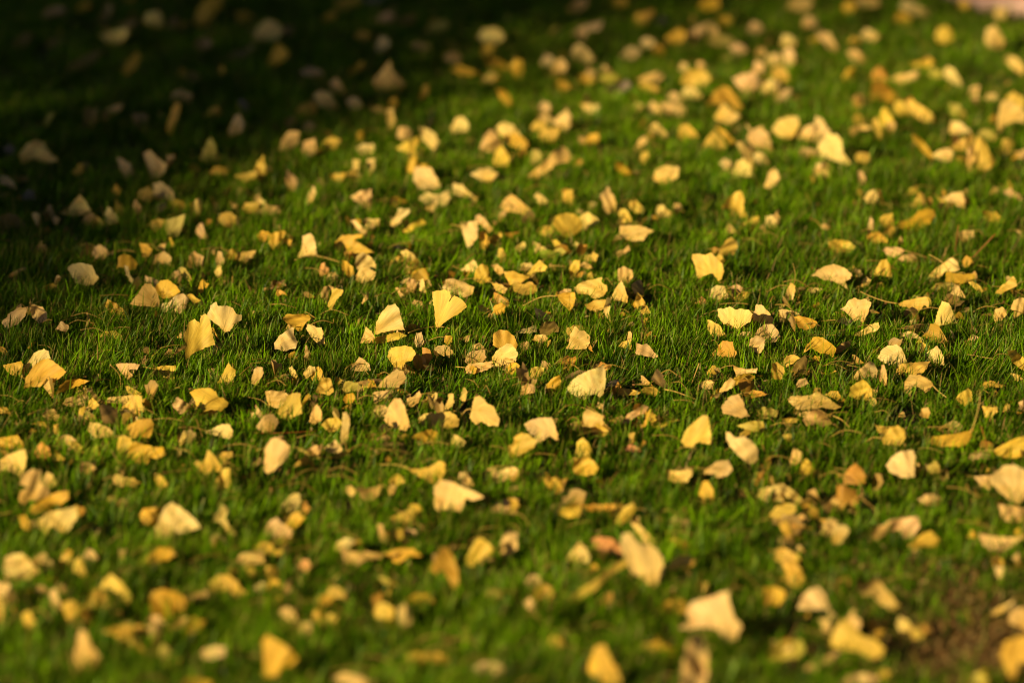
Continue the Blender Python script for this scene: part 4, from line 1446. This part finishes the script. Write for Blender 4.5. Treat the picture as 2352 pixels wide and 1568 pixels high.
for r in recs:
    if r['k'] not in 'SN': continue
    if r['k'] == 'N':
        z = .022
        q = [at(*p, z) for p in r['p']]
        # those whose ends differ mostly in height stand up from the lawn
        dy = abs(r['p'][0][1] - r['p'][-1][1])
        if dy > 40:
            low = max(r['p'], key=lambda v: v[1]); b = at(*low, .012); dd = (b - O_).length
            q = [O_ + ray(*p).normalized() * (dd + .01 * i) for i, p in enumerate(r['p'])]
        tc, tf, tf3 = tube(smooth_line(q), .0011, .0006, 5)
        base = Vector((q[0].x, q[0].y, 0))
        o = obj('pine_needle', mesh_np('pine_needle', [v - base for v in tc], tf, tf3, M_NEEDLE), loc=base)
        tag(o, needle_label.get(ni, 'pine needle'), 'pine needle', 'dry pine needles among the leaves'); ni += 1
    else:
        dy = abs(r['p'][0][1] - r['p'][-1][1])
        if dy > 40:
            low = max(r['p'], key=lambda v: v[1]); b = at(*low, .018); dd = (b - O_).length
            q = [O_ + ray(*p).normalized() * (dd + .01 * i) for i, p in enumerate(r['p'])]
        else: q = [at(*p, .032) for p in r['p']]
        tc, tf, tf3 = tube(smooth_line(q), .0011, .0007)
        base = Vector((q[0].x, q[0].y, 0))
        o = obj('leaf_stalk', mesh_np('leaf_stalk', [v - base for v in tc], tf, tf3, M_STEM), loc=base)
        tag(o, stalk_words[si] if si < len(stalk_words) else 'stalk', 'leaf stalk', 'loose ginkgo stalks lying in the grass'); si += 1
print('leaves', n_thing, 'needles', ni, 'stalks', si)

# ------------------------------------------------------------ grass: one mesh of blades, nobody could count it
def vnoise(x, y, s, seed):
    """smooth value noise on arrays"""
    r_ = np.random.default_rng(seed)
    tab = r_.random((64, 64))
    X, Y = x / s, y / s
    xi, yi = np.floor(X).astype(int), np.floor(Y).astype(int)
    fx, fy = X - xi, Y - yi
    fx = fx * fx * (3 - 2 * fx); fy = fy * fy * (3 - 2 * fy)
    g_ = lambda a, b: tab[a % 64, b % 64]
    return (g_(xi, yi) * (1 - fx) + g_(xi + 1, yi) * fx) * (1 - fy) + (g_(xi, yi + 1) * (1 - fx) + g_(xi + 1, yi + 1) * fx) * fy

SOIL = at(2250, 1500)
def grass(density):
    d0, d1 = 4.6, 13.2
    N0 = int(density * (d1 - d0) * 2 * (.14 * d1 + .4))
    y = rng.uniform(d0, d1, N0); x = rng.uniform(-1, 1, N0) * (.14 * d1 + .4)
    keep = np.abs(x) < .137 * y + .4
    # thinner far away, where the lens blurs it into a mass
    keep &= rng.random(N0) < np.where(y > 9.8, .62, 1.0)
    keep &= (x - PA.x) * pn.x + (y - PA.y) * pn.y < -.01
    ds = np.hypot((x - SOIL.x) / .20, (y - SOIL.y) / .42) + .5 * (vnoise(x, y, .07, 77) - .5)
    keep &= rng.random(N0) > .9 * np.clip(1.3 - ds, 0, 1)
    cl = vnoise(x, y, .045, 3)
    cb = vnoise(x, y, .11, 31)
    keep &= rng.random(N0) < np.clip(1.9 * cl * (.45 + .9 * cb) - .12, .06, 1)
    x, y = x[keep], y[keep]
    n = len(x)
    cl = vnoise(x, y, .05, 7); c2 = vnoise(x, y, .28, 8); c3 = vnoise(x, y, .09, 9)
    ln = rng.gamma(9, 1 / 9, n) * .036 * (.30 + .72 * cl + .28 * c2 + .42 * vnoise(x, y, .13, 44))
    ln = ln * np.where(rng.random(n) < .05, 1.55, 1.0)
    ln = np.clip(ln, .012, .068)
    wd = rng.uniform(.00045, .0011, n) * np.where(rng.random(n) < .12, 1.7, 1)
    # clumps share a direction, with a general drift to the right
    th = vnoise(x, y, .06, 12) * 2 * np.pi * 2 + rng.normal(0, 1.1, n)
    lean = np.abs(rng.normal(.0, .42, n)) + .08
    dx = np.cos(th) * np.sin(lean) + .16; dy_ = np.sin(th) * np.sin(lean); dz = np.cos(lean)
    l = np.sqrt(dx ** 2 + dy_ ** 2 + dz ** 2); dx, dy_, dz = dx / l, dy_ / l, dz / l
    bend = rng.uniform(.1, .75, n)
    yaw = rng.uniform(0, 2 * np.pi, n)
    wx, wy = np.cos(yaw) * wd, np.sin(yaw) * wd
    P0 = np.stack([x, y, np.zeros(n)], 1)
    D = np.stack([dx, dy_, dz], 1) * ln[:, None]
    hb = np.stack([dx, dy_, -0.35 * np.ones(n)], 1) * (ln * bend)[:, None]
    Wv = np.stack([wx, wy, np.zeros(n)], 1)
    P1 = P0 + D * .5 + hb * .12
    P2 = P0 + D * .82 + hb * .38
    P3 = P0 + D * 1.0 + hb * .62
    V = np.stack([P0 - Wv, P0 + Wv, P1 - Wv * .95, P1 + Wv * .95, P2 - Wv * .6, P2 + Wv * .6, P3], 1)
    V[:, :, 2] = np.maximum(V[:, :, 2], .001)
    base = np.arange(n)[:, None] * 7
    f4 = np.concatenate([base + np.array([0, 1, 3, 2]), base + np.array([2, 3, 5, 4])])
    f3 = base + np.array([4, 5, 6])
    # colours of the living blades, yellowing tips, dead straw between
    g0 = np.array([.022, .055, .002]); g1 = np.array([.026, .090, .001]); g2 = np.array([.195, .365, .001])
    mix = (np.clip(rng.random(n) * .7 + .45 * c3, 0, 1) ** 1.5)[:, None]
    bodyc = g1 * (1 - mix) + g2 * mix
    bodyc *= rng.uniform(.55, 1.3, n)[:, None]
    bodyc *= (.62 + .76 * vnoise(x, y, .10, 52))[:, None]
    straw = rng.random(n) < .045
    sc = np.array([.30, .20, .07]) * rng.uniform(.6, 1.2, n)[:, None]
    bodyc[straw] = sc[straw]
    tipc = bodyc * 1.5
    tt = rng.random(n) < .30
    tipc[tt] = (np.array([.38, .29, .07]) * rng.uniform(.7, 1.2, n)[:, None])[tt]
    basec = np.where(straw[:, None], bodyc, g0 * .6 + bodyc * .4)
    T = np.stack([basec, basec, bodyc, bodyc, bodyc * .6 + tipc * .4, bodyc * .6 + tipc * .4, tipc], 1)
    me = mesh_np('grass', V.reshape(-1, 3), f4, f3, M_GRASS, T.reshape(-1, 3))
    print('blades', n)
    return me
tag(obj('grass', grass(DENS)), 'short dark green lawn grass with tan mown tips, filling the ground', 'grass', kind='stuff')

# thatch: dead bits and crumbs between the blades
def crumbs(n):
    y = rng.uniform(4.8, 12, n); x = rng.uniform(-1, 1, n) * (.137 * y + .3)
    ms = n // 3
    x[:ms] = SOIL.x + rng.normal(0, .10, ms); y[:ms] = SOIL.y + rng.normal(0, .2, ms)
    ok = (x - PA.x) * pn.x + (y - PA.y) * pn.y < -.02
    x, y = x[ok], y[ok]; n = len(x)
    z = rng.uniform(.004, .026, n)
    a = rng.uniform(0, 2 * np.pi, n); b = rng.normal(0, .6, n)
    L_ = rng.uniform(.002, .008, n); W_ = rng.uniform(.0012, .003, n)
    u = np.stack([np.cos(a) * np.cos(b), np.sin(a) * np.cos(b), np.sin(b)], 1) * L_[:, None]
    v = np.stack([-np.sin(a), np.cos(a), rng.normal(0, .5, n)], 1) * W_[:, None]
    c = np.stack([x, y, z], 1)
    V = np.stack([c - u, c + v, c + u, c - v * .8], 1)
    f4 = np.arange(n)[:, None] * 4 + np.array([0, 1, 2, 3])
    pal = np.array([(.34, .20, .08), (.22, .12, .05), (.42, .30, .13), (.34, .18, .07)])
    t = pal[rng.integers(0, 4, n)] * rng.uniform(.6, 1.2, n)[:, None]
    return mesh_np('thatch', V.reshape(-1, 3), f4, None, M_GRASS, np.repeat(t, 4, 0), smooth=False)
tag(obj('thatch', crumbs(32000)), 'dry brown crumbs and dead blade bits among the grass', 'thatch', kind='stuff')

# ------------------------------------------------------------ the tree outside the frame whose crown shades the far left of the lawn
def crown(name, n, t0, t1, lim, dens):
    """leaf clusters filling a crown; its lower outline follows the shade it throws on the lawn"""
    V, T = [], []
    k = 0
    while k < n:
        gx, gy = random.uniform(*lim[0]), random.uniform(*lim[1])
        pr = dens(gx, gy)
        if random.random() > pr: continue
        t = random.triangular(t0, t1, (t0 + t1) / 2)
        c = Vector((gx, gy, 0)) + S * t
        s = random.uniform(.05, .09)
        u = Vector((random.gauss(0, 1), random.gauss(0, 1), random.gauss(0, 1))).normalized()
        v = u.orthogonal().normalized()
        wv = u.cross(v)
        V += [c - v * s * .15, c + v * s + wv * s * .8, c + v * s * 1.25, c + v * s - wv * s * .8]
        q = random.uniform(.7, 1.15)
        T += [(.55 * q, .40 * q, .06 * q)] * 4
        k += 1
    f = np.arange(n)[:, None] * 4 + np.array([0, 1, 2, 3])
    return mesh_np(name, V, f, None, M_LEAF, np.array(T), np.zeros((n * 4, 2)), smooth=False)

def to_px(x, y):
    v = Vector((x, y, 0)) - O_
    d = v.y * CP - v.z * SP
    return 1176 + FP * v.x / d, 784 - FP * (v.y * SP + v.z * CP) / d
def dens(x, y):
    if y < 4: return 0
    px, py = to_px(x, y)
    # rounded outer limits of the crown
    e = ((x + 3.0) / 5.2) ** 2 + ((y - 12.0) / 8.2) ** 2
    if e > 1: return 0
    d = (edge_y(px) - py + 175) / 320.0          # 0 at the sunlit side of the penumbra, 1 in full shade
    d = min(1, max(0, d)); d = d * d * (3 - 2 * d)
    T = 1 - .975 * d
    return min(1, -math.log(T) / 3.6) * min(1, (1 - e) * 5)
tree = tag(obj('ginkgo_tree', None, loc=(0, 0, 0)), 'tall yellow ginkgo tree beyond the lawn, its crown shading the far grass', 'tree')
cc = Vector((-3.0, 12.0, 0)) + S * 19
tree.location = (cc.x, cc.y, 0)
cm = crown('crown', NCROWN, 16.5, 21.5, ((-8.2, 2.4), (4.0, 20.2)), dens)
co_ = obj('crown', cm, tree); co_.location = -tree.location
tw = []
def limb(p, q, r0, r1):
    mid = (p + q) / 2 + Vector((random.uniform(-.2, .2), random.uniform(-.2, .2), random.uniform(0, .3)))
    return tube(smooth_line([p, mid, q]), r0, r1, 9)
tco, tf, tf3 = [], [], []
def add(t):
    global tco, tf, tf3
    n = len(tco)
    tco += t[0]; tf += [tuple(i + n for i in q) for q in t[1]]; tf3 += [tuple(i + n for i in q) for q in t[2]]
add(limb(Vector((0, 0, -.1)), Vector((0, 0, 5.5)), .30, .22))
add(limb(Vector((0, 0, 5.4)), Vector((.1, 0, 10.5)), .22, .06))
for i in range(12):
    a = i * 2.4; z = 5 + i * .38
    add(limb(Vector((0, 0, z)), Vector((math.cos(a) * (2.6 - i * .1), math.sin(a) * (2.6 - i * .1), z + 1.7)), .10, .025))
obj('trunk', mesh_np('trunk', tco, tf, tf3, M_BARK), tree)

# ------------------------------------------------------------ dark unseen evergreens added around the lawn: they keep most of the open sky off the shaded grass
def foliage_material():
    m, t, N, L, P, O = nodes('evergreen_foliage')
    geo = N.new('ShaderNodeNewGeometry')
    n = N.new('ShaderNodeTexNoise'); n.inputs['Scale'].default_value = 1.6; n.inputs['Detail'].default_value = 5
    L.new(geo.outputs['Position'], n.inputs['Vector'])
    r = N.new('ShaderNodeValToRGB')
    r.color_ramp.elements[0].position = .35; r.color_ramp.elements[0].color = (.012, .030, .008, 1)
    r.color_ramp.elements[1].position = .7; r.color_ramp.elements[1].color = (.045, .085, .020, 1)
    L.new(n.outputs[0], r.inputs[0]); L.new(r.outputs[0], P.inputs['Base Color'])
    P.inputs['Roughness'].default_value = .6
    return m
M_EVER = foliage_material()
def evergreen(x, y, rad, top, label):
    root = tag(obj('sky_blocking_evergreen', None, loc=(x, y, 0)), label, 'tree', 'unseen evergreens added around the lawn to block sky')
    n = 5200
    z = .5 + (top - .5) * rng.random(n) ** 1.25
    prof = np.sqrt(np.clip(1 - ((z - top * .38) / (top * .64)) ** 2, .02, 1))
    lump = rng.random(n)
    a = rng.uniform(0, 2 * np.pi, n)
    lobes = 1 + .16 * np.sin(3 * a + z * 1.1) + .12 * np.sin(7 * a - z * 2.3)
    rr = rad * prof * lobes * (.55 + .45 * np.sqrt(lump))
    c = np.stack([np.cos(a) * rr, np.sin(a) * rr, z], 1)
    u = rng.normal(0, 1, (n, 3)); u /= np.linalg.norm(u, axis=1)[:, None]
    v = np.cross(u, rng.normal(0, 1, (n, 3))); v /= np.linalg.norm(v, axis=1)[:, None]
    s = rng.uniform(.16, .38, n)[:, None]
    V = np.stack([c - u * s, c + v * s * .55, c + u * s, c - v * s * .5], 1).reshape(-1, 3)
    f = np.arange(n)[:, None] * 4 + np.array([0, 1, 2, 3])
    obj('crown', mesh_np('crown', V, f, None, M_EVER, smooth=False), root)
    tc, tf, tf3 = tube(smooth_line([Vector((0, 0, -.1)), Vector((.05, .03, top * .5)), Vector((0, 0, top * .93))]), .28, .05, 10)
    obj('trunk', mesh_np('trunk', tc, tf, tf3, M_BARK), root)
for q in [(-10, 14.5, 3.6, 12, 'tall unseen evergreen tree added to block sky nearest the shaded end of the lawn'),
          (-4.5, 21.5, 4.0, 14, 'broad unseen evergreen tree added to block sky beyond the dark end of the path'),
          (3.5, 22, 4.2, 14, 'broad unseen evergreen tree added to block sky, facing the camera across the path'),
          (10.5, 17, 3.8, 13, 'unseen evergreen tree added to block sky at the far sunny end of the path'),
          (9.0, 9.0, 3.6, 12, 'unseen evergreen tree added to block sky closest to the sunny side of the lawn'),
          (9.5, 1.0, 3.6, 12, 'unseen evergreen tree added to block sky, level with the camera on the sunny side'),
          (5.0, -7.5, 3.6, 12, 'unseen evergreen tree added to block sky, standing behind the camera')]:
    evergreen(*q)
